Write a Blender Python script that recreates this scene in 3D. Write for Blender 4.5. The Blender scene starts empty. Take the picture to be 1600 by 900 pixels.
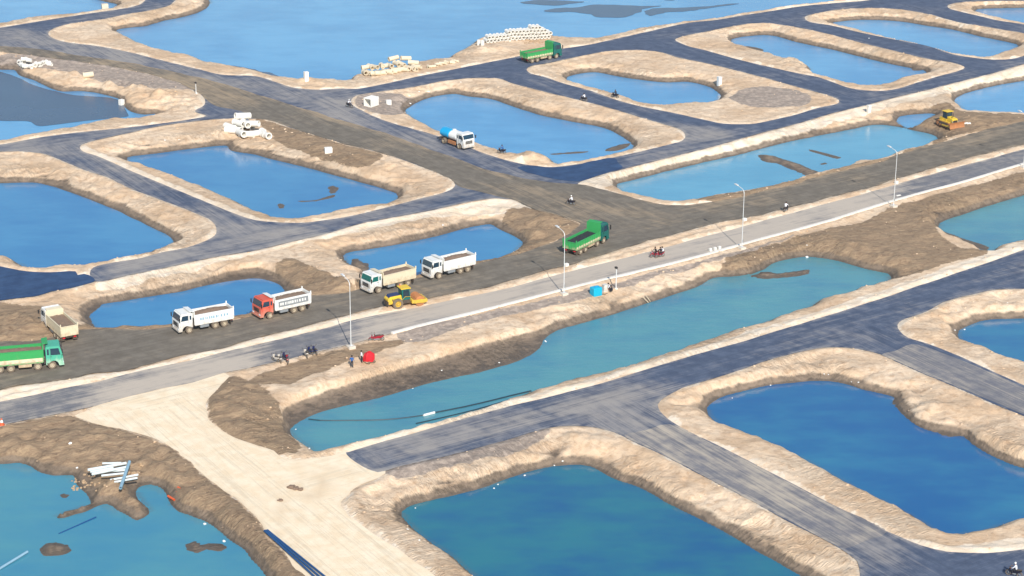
import bpy, bmesh, math, random
import numpy as np
from mathutils import Vector, Matrix, Euler
from mathutils.geometry import delaunay_2d_cdt

R = math.radians
random.seed(7)
rng = np.random.RandomState(11)
S = bpy.context.scene
C = S.collection

# ------------------------------------------------------------------ camera
CAM_H, FPX, PITCH, ROLL = 103.0, 3300.0, R(19.5), R(0.35)
cam = bpy.data.cameras.new('camera'); camo = bpy.data.objects.new('camera', cam); C.objects.link(camo)
cam.sensor_width = 36.0; cam.lens = 36.0 * FPX / 1600.0
cam.clip_start = 1.0; cam.clip_end = 12000
camo.location = (0, 0, CAM_H)
camo.matrix_world = Matrix.Translation((0, 0, CAM_H)) @ Matrix.Rotation(math.pi/2 - PITCH, 4, 'X') @ Matrix.Rotation(ROLL, 4, 'Z')
S.camera = camo
_rot = camo.matrix_world.to_3x3()

def P(px, py, z=0.0):
    """photo pixel (1600x900) -> point of the place at height z"""
    d = _rot @ Vector(((px - 800) / FPX, (450 - py) / FPX, -1.0))
    t = (z - CAM_H) / d.z
    return (d.x * t, d.y * t)

# ------------------------------------------------------------------ light
SUN_EL, SUN_AZ = R(36), R(14)             # sun behind the camera, a little to its right
w = bpy.data.worlds.new('World'); S.world = w; w.use_nodes = True
nt = w.node_tree; bg = nt.nodes['Background']
sky = nt.nodes.new('ShaderNodeTexSky'); sky.sky_type = 'NISHITA'; sky.sun_disc = False
sky.sun_elevation = SUN_EL; sky.sun_rotation = math.pi - SUN_AZ
sky.air_density = 1.2; sky.dust_density = 0.3; sky.ozone_density = 1.2
nt.links.new(sky.outputs[0], bg.inputs[0]); bg.inputs[1].default_value = 0.115
sl = bpy.data.lights.new('sun', 'SUN'); sl.energy = 4.6; sl.angle = R(0.6); sl.color = (1.0, 0.945, 0.87)
so = bpy.data.objects.new('sun', sl); C.objects.link(so)
sd = Vector((math.sin(SUN_AZ) * math.cos(SUN_EL), -math.cos(SUN_AZ) * math.cos(SUN_EL), math.sin(SUN_EL)))
so.rotation_euler = sd.to_track_quat('Z', 'Y').to_euler(); so.location = sd * 300
S.view_settings.view_transform = 'Standard'; S.view_settings.look = 'None'
S.view_settings.exposure = 0.17; S.view_settings.gamma = 1.0

ZW = -1.5        # water level
HX = lambda h: tuple((v / 12.92 if v <= .04045 else ((v + .055) / 1.055) ** 2.4) for v in [int(h[i:i+2], 16) / 255 for i in (0, 2, 4)]) + (1,)

# ------------------------------------------------------------------ materials
class NT:
    def __init__(s, name):
        s.m = bpy.data.materials.new(name); s.m.use_nodes = True; s.t = s.m.node_tree
        s.b = s.t.nodes['Principled BSDF']
        s.geo = s.n('ShaderNodeNewGeometry').outputs['Position']
    def n(s, ty, **k):
        n = s.t.nodes.new(ty)
        for a, v in k.items(): setattr(n, a, v)
        return n
    def set(s, sock, v):
        if isinstance(v, bpy.types.NodeSocket): s.t.links.new(v, sock)
        else: sock.default_value = v
    def noise(s, scale, det=4, rough=.55, vec=None, dist=0.0, sx=None, rot=0.0):
        n = s.n('ShaderNodeTexNoise'); v = s.geo if vec is None else vec
        if sx is not None:
            mp = s.n('ShaderNodeMapping'); s.set(mp.inputs[0], v); mp.inputs['Rotation'].default_value = (0, 0, rot)
            mp2 = s.n('ShaderNodeMapping'); s.set(mp2.inputs[0], mp.outputs[0]); mp2.inputs['Scale'].default_value = sx; v = mp2.outputs[0]
        s.set(n.inputs['Vector'], v); n.inputs['Scale'].default_value = scale
        n.inputs['Detail'].default_value = det; n.inputs['Roughness'].default_value = rough; n.inputs['Distortion'].default_value = dist
        return n.outputs[0]
    def math(s, op, a, b=0.0, c=0.0):
        n = s.n('ShaderNodeMath', operation=op); s.set(n.inputs[0], a); s.set(n.inputs[1], b); s.set(n.inputs[2], c); return n.outputs[0]
    def ramp(s, v, lo, hi, a=0.0, b=1.0):
        n = s.n('ShaderNodeMapRange', interpolation_type='SMOOTHSTEP'); s.set(n.inputs[0], v)
        n.inputs[1].default_value = lo; n.inputs[2].default_value = hi; n.inputs[3].default_value = a; n.inputs[4].default_value = b
        return n.outputs[0]
    def mix(s, f, a, b):
        n = s.n('ShaderNodeMix', data_type='RGBA'); s.set(n.inputs[0], f); s.set(n.inputs[6], a); s.set(n.inputs[7], b); return n.outputs[2]
    def attr(s, name):
        return s.n('ShaderNodeAttribute', attribute_name=name).outputs['Fac']
    def bump(s, h, st, dist=1.0):
        n = s.n('ShaderNodeBump'); n.inputs['Strength'].default_value = st; n.inputs['Distance'].default_value = dist
        s.set(n.inputs['Height'], h); s.set(s.b.inputs['Normal'], n.outputs[0])
    def fin(s, col, rough=.9, spec=.3, metal=0.0):
        s.set(s.b.inputs['Base Color'], col); s.set(s.b.inputs['Roughness'], rough)
        s.b.inputs['Specular IOR Level'].default_value = spec; s.b.inputs['Metallic'].default_value = metal
        return s.m

ROT_A = R(-35)     # main streets run 35 degrees from +X
def mat_sand():
    s = NT('sand_ground')
    n1 = s.noise(.09, 5, .6); n2 = s.noise(1.1, 6, .65); n3 = s.noise(.35, 5, .6, dist=1.2)
    c = s.mix(s.ramp(n1, .35, .65), HX('d5b796'), HX('e7cfb2'))
    c = s.mix(s.ramp(n2, .42, .75, 0, .8), c, HX('bd9b7a'))
    c = s.mix(s.ramp(n3, .52, .72, 0, .5), c, HX('ad9075'))
    pale = s.ramp(s.math('ADD', s.attr('pale'), s.math('MULTIPLY', s.math('SUBTRACT', n2, .5), .9)), .4, .6)
    c = s.mix(pale, c, s.mix(s.ramp(n3, .3, .7), HX('f2e2cc'), HX('e6cfb2')))
    nm = s.math('ADD', s.math('MULTIPLY', s.math('SUBTRACT', n2, .5), .7), s.math('MULTIPLY', s.math('SUBTRACT', n3, .5), .9))
    st = s.noise(.9, 5, .7, sx=(.25, 1.6, 1), rot=R(-20), dist=2.5)
    mudc = s.mix(s.ramp(st, .35, .65), HX('8f7861'), HX('ab9275'))
    mudc = s.mix(s.ramp(n2, .5, .75), mudc, HX('76624f'))
    c = s.mix(s.ramp(s.math('ADD', s.attr('mud'), nm), .4, .62), c, mudc)
    gr = s.mix(s.ramp(n2, .4, .65), HX('9b8c80'), HX('b9a898'))
    c = s.mix(s.ramp(s.math('ADD', s.attr('grey'), nm), .4, .62), c, gr)
    sep = s.n('ShaderNodeSeparateXYZ'); s.set(sep.inputs[0], s.geo)
    wn = s.noise(.55, 6, .7)
    hz = s.math('ADD', sep.outputs[2], s.math('MULTIPLY', s.math('SUBTRACT', wn, .5), .9))
    wet = s.ramp(hz, ZW + .92, ZW + .58)
    c = s.mix(s.math('MULTIPLY', wet, .92), c, s.mix(s.ramp(n2, .35, .6), HX('6b5e50'), HX('857565')))
    very = s.ramp(hz, ZW + .35, ZW + .08)
    c = s.mix(s.math('MULTIPLY', very, .7), c, HX('574f47'))
    fine = s.noise(3.5, 6, .7)
    h = s.math('ADD', s.math('MULTIPLY', n2, .5), s.math('ADD', s.math('MULTIPLY', fine, .18), s.math('MULTIPLY', st, s.math('MULTIPLY', s.attr('mud'), .35))))
    g1 = s.noise(1.0, 4, .7, sx=(.28, 1.7, .5), rot=R(-35), dist=.5); g2 = s.noise(1.0, 4, .7, sx=(.28, 1.7, .5), rot=R(-122), dist=.5)
    gd = s.attr('gdir'); g = s.math('ADD', s.math('MULTIPLY', g1, s.math('SUBTRACT', 1.0, gd)), s.math('MULTIPLY', g2, gd))
    g = s.math('ABSOLUTE', s.math('MULTIPLY', s.math('SUBTRACT', g, .5), 2.0))
    h = s.math('SUBTRACT', h, s.math('MULTIPLY', s.math('SUBTRACT', 1.0, s.ramp(g, 0, .28)), s.math('MULTIPLY', s.attr('gw'), .32)))
    s.bump(h, .8, .5)
    rgh = s.math('SUBTRACT', .95, s.math('MULTIPLY', very, .45))
    return s.fin(c, rgh, .25)

def mat_road(name, base, base2, dust, amt, streak=.6, lo=.45, rough=.85):
    s = NT(name)
    ed = s.attr('edge')
    def tracks(ang):
        r = (0, 0, -ang)
        x = s.noise(1.0, 5, .7, sx=(.03, .7, .2), rot=-ang); y = s.noise(1.0, 4, .7, sx=(.10, 3.6, .2), rot=-ang)
        return s.math('ADD', s.math('MULTIPLY', x, .5), s.math('MULTIPLY', y, .5))
    wB = s.attr('dirb')
    ta, tb = tracks(R(35)), tracks(R(122))
    stn = s.math('ADD', s.math('MULTIPLY', ta, s.math('SUBTRACT', 1.0, wB)), s.math('MULTIPLY', tb, wB))
    big = s.noise(.055, 4, .6); med = s.noise(.5, 5, .65); fine = s.noise(5, 4, .7)
    c = s.mix(s.ramp(med, .35, .65), base, base2)
    c = s.mix(s.ramp(stn, .52, .42, 0, .35), c, tuple(v * .6 for v in base[:3]) + (1,))
    f = s.math('ADD', s.math('MULTIPLY', s.math('SUBTRACT', stn, .5), streak * 4.2), s.math('MULTIPLY', s.math('SUBTRACT', big, .5), 1.3))
    f = s.math('ADD', f, s.math('MULTIPLY', s.math('SUBTRACT', med, .5), .6))
    f = s.math('ADD', f, s.math('MULTIPLY', s.attr('dust'), .42))
    fe = s.ramp(ed, 0.0, 1.0, .35, 0.0)
    f = s.math('ADD', f, s.math('MULTIPLY', fe, s.ramp(med, .3, .6)))
    c = s.mix(s.math('MULTIPLY', s.ramp(f, lo - .45, lo + .35), amt), c, dust)
    c = s.mix(s.ramp(fine, .55, .8, 0, .25), c, dust)
    s.bump(s.math('ADD', s.math('MULTIPLY', fine, .4), s.math('MULTIPLY', stn, .6)), .35, .12)
    return s.fin(c, rough, .35)

def mat_water(name, deep, pale, rip=.5, rough=.07, mix=.95):
    s = NT(name)
    n = s.noise(.03, 4, .6); m = s.noise(.12, 4, .6, sx=(1, 2.2, 1))
    c = s.mix(s.math('MULTIPLY', s.ramp(s.math('ADD', n, s.math('MULTIPLY', m, .5)), .55, .95), mix), deep, pale)
    # wind ripples
    r1 = s.noise(2.6, 4, .6, sx=(1, 2.4, 1), rot=R(12)); r2 = s.noise(.5, 3, .5, sx=(1, 3, 1), rot=R(-8))
    s.bump(s.math('ADD', s.math('MULTIPLY', r1, .5), r2), rip, .035)
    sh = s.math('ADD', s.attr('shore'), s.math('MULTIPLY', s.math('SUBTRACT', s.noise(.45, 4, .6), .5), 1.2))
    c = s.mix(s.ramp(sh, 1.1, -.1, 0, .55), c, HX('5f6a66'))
    s.b.inputs['IOR'].default_value = 1.6
    return s.fin(c, rough, .5)

def mat_plain(name, col, rough=.6, metal=0.0, dirt=None, da=.5, spec=.4, sc=1.6):
    s = NT(name)
    if isinstance(col, str): col = HX(col)
    tc = s.n('ShaderNodeTexCoord').outputs['Object']
    n = s.noise(sc, 5, .65, vec=tc)
    c = s.mix(s.ramp(n, .3, .7, 0, .16), col, tuple(v * .55 for v in col[:3]) + (1,))
    if dirt:
        sep = s.n('ShaderNodeSeparateXYZ'); s.set(sep.inputs[0], tc)
        g = s.math('ADD', s.ramp(sep.outputs[2], 2.4, .3, 0, .8), s.math('MULTIPLY', s.math('SUBTRACT', n, .5), 1.6))
        c = s.mix(s.math('MULTIPLY', s.ramp(g, .15, .85), da), c, HX(dirt))
    return s.fin(c, rough, spec, metal)

M = {}
M['sand'] = mat_sand()
M['asphalt'] = mat_road('asphalt', HX('48546a'), HX('59657a'), HX('aea59a'), .75, .5, .45)
M['asphalt_new'] = mat_road('fresh_bitumen', HX('2a4468'), HX('375377'), HX('8596ae'), .35, .3, .75)
M['dirt'] = mat_road('compacted_dirt', HX('6f675c'), HX('7f776b'), HX('b39c7e'), .75, .5, .5, .95)
M['concrete_road'] = mat_road('worn_grey_road', HX('727379'), HX('8a8786'), HX('c2b5a5'), .95, .6, .45, .9)
M['base_course'] = mat_road('dusty_base_course', HX('74747b'), HX('8a8786'), HX('bdb09e'), .95, .7, .25, .9)
M['track'] = mat_road('pale_sand_track', HX('efd8b6'), HX('f8e7ca'), HX('cbab85'), .75, .35, .6, .95)
M['white'] = mat_plain('white_paint', 'e9e9e4', .4, dirt='a8937a', da=.55)
M['cream'] = mat_plain('cream_paint', 'dfd2b4', .5, dirt='a98a68', da=.7)
M['red'] = mat_plain('red_cab_paint', 'd6614d', .5, dirt='c09a84', da=.6)
M['green'] = mat_plain('green_paint', '379f58', .5, dirt='b0a888', da=.85)
M['teal'] = mat_plain('teal_cab_paint', '4fae92', .45, dirt='bcd6bc', da=.75)
M['darkteal'] = mat_plain('deep_teal_paint', '12665f', .4)
M['yellow'] = mat_plain('yellow_paint', 'e8c23a', .45, dirt='b08b4e', da=.5)
M['rust'] = mat_plain('rusty_orange_steel', 'c98452', .8, dirt='8a6446', da=.5)
M['glass'] = mat_plain('dark_glass', '1c3440', .12, spec=.8)
M['cabglass'] = mat_plain('blue_black_glass', '16384c', .15, spec=.8)
M['rubber'] = mat_plain('dusty_rubber', '4a443e', .9, dirt='8d7c69', da=.6)
M['rim'] = mat_plain('dusty_rim', 'c3b59c', .7)
M['dark'] = mat_plain('dark_steel', '33302f', .7, dirt='7c6a56', da=.4)
M['grey'] = mat_plain('grey_steel', '8b8f92', .5)
M['load'] = mat_plain('brown_soil_load', '85705f', 1.0, sc=3)
M['load_black'] = mat_plain('black_asphalt_load', '2f3238', .95, sc=3)
M['concrete'] = mat_plain('pale_concrete', 'f3f0e8', .85, dirt='cbbfa8', da=.2)
M['concrete_y'] = mat_plain('cream_concrete', 'ecdfc4', .85, dirt='b59c7c', da=.3)
M['kerb'] = mat_plain('whitewashed_kerb', 'e9e3d8', .75, sc=.8)
M['footing'] = mat_plain('dusty_footing', 'd8cdbd', .85)
M['galv'] = mat_plain('galvanised_pole', 'dcdedd', .4, metal=.1)
M['tankblue'] = mat_plain('sky_blue_tank', '1ba7dc', .35)
M['cyan'] = mat_plain('cyan_plastic', '16b3d6', .45)
M['pipe_w'] = mat_plain('pale_plastic_pipe', 'd3dcdc', .4)
M['pipe_b'] = mat_plain('grey_blue_pipe', '8fb2c4', .45)
M['blue_p'] = mat_plain('deep_blue_pipe', '1f4f82', .4)
M['hose'] = mat_plain('dark_hose', '1d3844', .5)
M['orange'] = mat_plain('orange_plastic', 'e2663a', .5)
M['redcloth'] = mat_plain('red_tarpaulin', 'd8222f', .7)
M['skin'] = mat_plain('skin', 'a06f52', .6)
M['hair'] = mat_plain('black_hair', '17130f', .6)
M['tshirt_w'] = mat_plain('white_shirt', 'e4e4e8', .8)
M['tshirt_b'] = mat_plain('blue_shirt', '2f5f9e', .8)
M['tshirt_d'] = mat_plain('dark_shirt', '23262e', .8)
M['trousers'] = mat_plain('dark_trousers', '2a2b33', .85)
M['bikered'] = mat_plain('dark_red_bike_paint', '9c2434', .35)
M['bikedark'] = mat_plain('black_bike_paint', '222230', .35)
M['bikeblue'] = mat_plain('navy_bike_paint', '26305e', .35)
M['foam'] = mat_plain('white_foam', 'f0eee8', .8)
M['wood'] = mat_plain('bleached_bamboo', 'd2bfa3', .8)
M['lampglass'] = mat_plain('lamp_cover', 'd8dde0', .3)
M['rock'] = mat_plain('brown_rubble', 'b89c7c', .95, sc=3)
M['silt'] = mat_plain('wet_slate_silt', '3c546f', .25, sc=.12)

# ------------------------------------------------------------------ object helpers
SMALL = {'wheel_nuts', 'door_seam', 'hood_vents', 'track_pads', 'track_rollers', 'tank_ribs', 'side_ribs', 'worn_lettering', 'wiper', 'mirror', 'chassis', 'fork', 'grille', 'tail_light', 'push_arm', 'bed', 'rim'}
ORD = ['first','second','third','fourth','fifth','sixth','seventh','eighth','ninth','tenth','eleventh','twelfth','thirteenth','fourteenth','fifteenth','sixteenth','seventeenth','eighteenth','nineteenth','twentieth','twenty-first','twenty-second','twenty-third','twenty-fourth','twenty-fifth','twenty-sixth']
def setp(o, label=None, cat=None, group=None, kind=None):
    if kind is None and o.name.split('.')[0] in SMALL and o.name.split('.')[0] not in ('bed', 'rim'): kind = 'stuff'
    if label: o['label'] = label
    if cat: o['category'] = cat
    if group: o['group'] = group
    if kind: o['kind'] = kind
    return o
def empty(name, loc, rz=0.0, **k):
    o = bpy.data.objects.new(name, None); o.empty_display_size = .3; C.objects.link(o)
    o.location = loc; o.rotation_euler = (0, 0, rz); return setp(o, **k)

class MB:
    def __init__(s): s.v = []; s.f = []
    def add(s, vs, fs):
        k = len(s.v); s.v += [tuple(v) for v in vs]; s.f += [tuple(i + k for i in f) for f in fs]; return s
    def box(s, x0, x1, y0, y1, z0, z1):
        vs = [(x, y, z) for z in (z0, z1) for y in (y0, y1) for x in (x0, x1)]
        return s.add(vs, [(0, 2, 3, 1), (4, 5, 7, 6), (0, 1, 5, 4), (2, 6, 7, 3), (0, 4, 6, 2), (1, 3, 7, 5)])
    def prism(s, prof, y0, y1):
        """profile in x,z extruded over y"""
        n = len(prof); vs = [(x, y0, z) for x, z in prof] + [(x, y1, z) for x, z in prof]
        fs = [tuple(range(n)), tuple(range(2 * n - 1, n - 1, -1))] + [(i, i + n, (i + 1) % n + n, (i + 1) % n) for i in range(n)]
        return s.add(vs, fs)
    def tube(s, pts, r, n=8, cap=True):
        pts = [Vector(p) for p in pts]; rs = r if isinstance(r, (list, tuple)) else [r] * len(pts)
        vs = []; fs = []; ref = None
        for i, p in enumerate(pts):
            d = (pts[min(i + 1, len(pts) - 1)] - pts[max(i - 1, 0)]).normalized()
            if ref is None: ref = Vector((0, 0, 1)) if abs(d.z) < .9 else Vector((1, 0, 0))
            a = d.cross(ref).normalized(); b = d.cross(a).normalized(); ref = -b if False else a.cross(d)
            for k in range(n):
                t = 2 * math.pi * k / n; vs.append(p + (a * math.cos(t) + b * math.sin(t)) * rs[i])
        for i in range(len(pts) - 1):
            for k in range(n):
                fs.append((i * n + k, i * n + (k + 1) % n, (i + 1) * n + (k + 1) % n, (i + 1) * n + k))
        if cap: fs += [tuple(range(n))[::-1], tuple(range((len(pts) - 1) * n, len(pts) * n))]
        return s.add(vs, fs)
    def lathe(s, prof, o=(0, 0, 0), ax='y', n=20, closed=True):
        """prof = (radius, along) loop revolved about an axis"""
        m = len(prof); vs = []; fs = []
        for k in range(n):
            t = 2 * math.pi * k / n
            for r, a in prof:
                c, d = r * math.cos(t), r * math.sin(t)
                v = {'y': (c, a, d), 'x': (a, c, d), 'z': (c, d, a)}[ax]; vs.append((v[0] + o[0], v[1] + o[1], v[2] + o[2]))
        for k in range(n):
            for i in range(m if closed else m - 1):
                j = (i + 1) % m; k2 = (k + 1) % n; fs.append((k * m + i, k * m + j, k2 * m + j, k2 * m + i))
        return s.add(vs, fs)
    def build(s, name, mat, parent=None, bevel=0.0, smooth=False, **k):
        me = bpy.data.meshes.new(name); me.from_pydata(s.v, [], s.f)
        bm = bmesh.new(); bm.from_mesh(me); bmesh.ops.recalc_face_normals(bm, faces=bm.faces)
        if bevel:
            es = [e for e in bm.edges if len(e.link_faces) == 2 and e.calc_face_angle(0) > .5]
            bmesh.ops.bevel(bm, geom=es, offset=bevel, segments=2, affect='EDGES', profile=.6, clamp_overlap=True)
        if smooth:
            for f in bm.faces: f.smooth = True
        bm.to_mesh(me); bm.free()
        me.materials.append(M[mat] if isinstance(mat, str) else mat)
        o = bpy.data.objects.new(name, me); C.objects.link(o); o.parent = parent
        return setp(o, **k)

def copy_tree(o, parent=None):
    c = o.copy(); C.objects.link(c); c.parent = parent
    for ch in list(o.children): copy_tree(ch, c)
    return c

# ------------------------------------------------------------------ noise and polygons
_lat = rng.rand(256, 256)
def vnoise(x, y, sc, ox=0.0, oy=0.0):
    x = x / sc + ox + 1000; y = y / sc + oy + 1000
    xi = np.floor(x).astype(int); yi = np.floor(y).astype(int); fx = x - xi; fy = y - yi
    fx = fx * fx * (3 - 2 * fx); fy = fy * fy * (3 - 2 * fy)
    g = lambda a, b: _lat[a & 255, b & 255]
    return (g(xi, yi) * (1 - fx) + g(xi + 1, yi) * fx) * (1 - fy) + (g(xi, yi + 1) * (1 - fx) + g(xi + 1, yi + 1) * fx) * fy
def fbm(x, y, sc, oc=4, seed=0, g=.5):
    a = 1.0; t = 0; s = 0
    for i in range(oc):
        s = s + a * vnoise(x, y, sc / 2 ** i, seed * 17.3 + i * 5.1, seed * 9.7 + i * 3.3); t += a; a *= g
    return s / t - .5
def spline(pts, step=1.2, closed=True):
    pts = np.array(pts, float); n = len(pts); out = []
    rngi = range(n) if closed else range(n - 1)
    for i in rngi:
        if closed: p0, p1, p2, p3 = pts[(i - 1) % n], pts[i], pts[(i + 1) % n], pts[(i + 2) % n]
        else: p0, p1, p2, p3 = pts[max(i - 1, 0)], pts[i], pts[i + 1], pts[min(i + 2, n - 1)]
        d01 = max(np.linalg.norm(p1 - p0), 1e-3) ** .5; d12 = max(np.linalg.norm(p2 - p1), 1e-3) ** .5; d23 = max(np.linalg.norm(p3 - p2), 1e-3) ** .5
        m1 = (p2 - p1) + d12 * ((p1 - p0) / d01 - (p2 - p0) / (d01 + d12)) if d01 > .05 else (p2 - p1)
        m2 = (p2 - p1) + d12 * ((p3 - p2) / d23 - (p3 - p1) / (d12 + d23)) if d23 > .05 else (p2 - p1)
        L = np.linalg.norm(p2 - p1); k = int(min(60, max(1, round(L / step))))
        for j in range(k):
            t = j / k; t2 = t * t; t3 = t2 * t
            out.append((2*t3-3*t2+1)*p1 + (t3-2*t2+t)*m1 + (-2*t3+3*t2)*p2 + (t3-t2)*m2)
    if not closed: out.append(pts[-1])
    return np.array(out)
def rough(pts, amp, sc=2.0, seed=0):
    x, y = pts[:, 0].copy(), pts[:, 1].copy()
    return np.stack([x + 2 * amp * fbm(x, y, sc, 3, seed + 1), y + 2 * amp * fbm(x, y, sc, 3, seed + 2)], 1)
def poly(px, z=0.0, step=1.2, amp=.12, sc=2.5, seed=0, closed=True):
    return rough(spline([P(a, b, z) for a, b in px], step, closed), amp, sc, seed)
def inside_pts(pts, x, y):
    r = np.zeros(len(x), bool); n = len(pts); a = pts; b = np.roll(pts, -1, 0)
    for i in range(n):
        (x1, y1), (x2, y2) = a[i], b[i]
        if y1 == y2: continue
        c = ((y1 > y) != (y2 > y)); r ^= c & (x < (x2 - x1) * (y - y1) / (y2 - y1) + x1)
    return r

# grid of the ground
def axis(a, b, st, far):
    core = np.arange(a, b + st / 2, st); o = []; d = st
    while (o[-1] if o else 0) < far: d *= 1.35; o.append((o[-1] if o else 0) + d)
    o = np.array(o); return np.concatenate([a - o[::-1], core, core[-1] + o]), len(o), len(o) + len(core)
GX, ix0, ix1 = axis(-132, 132, .42, 5000)
GY, iy0, iy1 = axis(188, 520, .42, 5000)
NX, NY = len(GX), len(GY)
XX, YY = np.meshgrid(GX, GY)
def fill(pts):
    D = np.zeros((NY, NX + 1), np.int32); a = pts; b = np.roll(pts, -1, 0)
    for (x1, y1), (x2, y2) in zip(a, b):
        if y1 == y2: continue
        lo, hi = min(y1, y2), max(y1, y2)
        j0, j1 = np.searchsorted(GY, lo, 'right'), np.searchsorted(GY, hi, 'right')
        if j1 <= j0: continue
        ys = GY[j0:j1]; xc = (x2 - x1) * (ys - y1) / (y2 - y1) + x1
        np.add.at(D, (np.arange(j0, j1), np.searchsorted(GX, xc)), 1)
    return (np.cumsum(D, 1)[:, :NX] & 1).astype(bool)
def distf(polys, Rm=9.0, closed=True):
    """distance to polylines, clipped at Rm, and the offset to the nearest point"""
    D = np.full((NY, NX), Rm); NXd = np.zeros((NY, NX)); NYd = np.zeros((NY, NX))
    for pts in polys:
        a = pts if closed else pts[:-1]; b = np.roll(pts, -1, 0) if closed else pts[1:]
        for (x1, y1), (x2, y2) in zip(a, b):
            i0, i1 = np.searchsorted(GX, min(x1, x2) - Rm), np.searchsorted(GX, max(x1, x2) + Rm)
            j0, j1 = np.searchsorted(GY, min(y1, y2) - Rm), np.searchsorted(GY, max(y1, y2) + Rm)
            if i1 <= i0 or j1 <= j0: continue
            X = XX[j0:j1, i0:i1]; Y = YY[j0:j1, i0:i1]; dx, dy = x2 - x1, y2 - y1; L = dx * dx + dy * dy + 1e-9
            t = np.clip(((X - x1) * dx + (Y - y1) * dy) / L, 0, 1); ex = X - x1 - t * dx; ey = Y - y1 - t * dy
            d = np.sqrt(ex * ex + ey * ey); m = d < D[j0:j1, i0:i1]
            D[j0:j1, i0:i1][m] = d[m]; NXd[j0:j1, i0:i1][m] = ex[m]; NYd[j0:j1, i0:i1][m] = ey[m]
    return D, NXd, NYd
def sample(A, x, y):
    i = np.clip(np.searchsorted(GX, x) - 1, 0, NX - 2); j = np.clip(np.searchsorted(GY, y) - 1, 0, NY - 2)
    fx = (x - GX[i]) / (GX[i+1] - GX[i]); fy = (y - GY[j]) / (GY[j+1] - GY[j])
    return (A[j, i] * (1-fx) + A[j, i+1] * fx) * (1-fy) + (A[j+1, i] * (1-fx) + A[j+1, i+1] * fx) * fy
sstep = lambda x, a, b: (lambda t: t * t * (3 - 2 * t))(np.clip((x - a) / (b - a), 0, 1))
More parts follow.
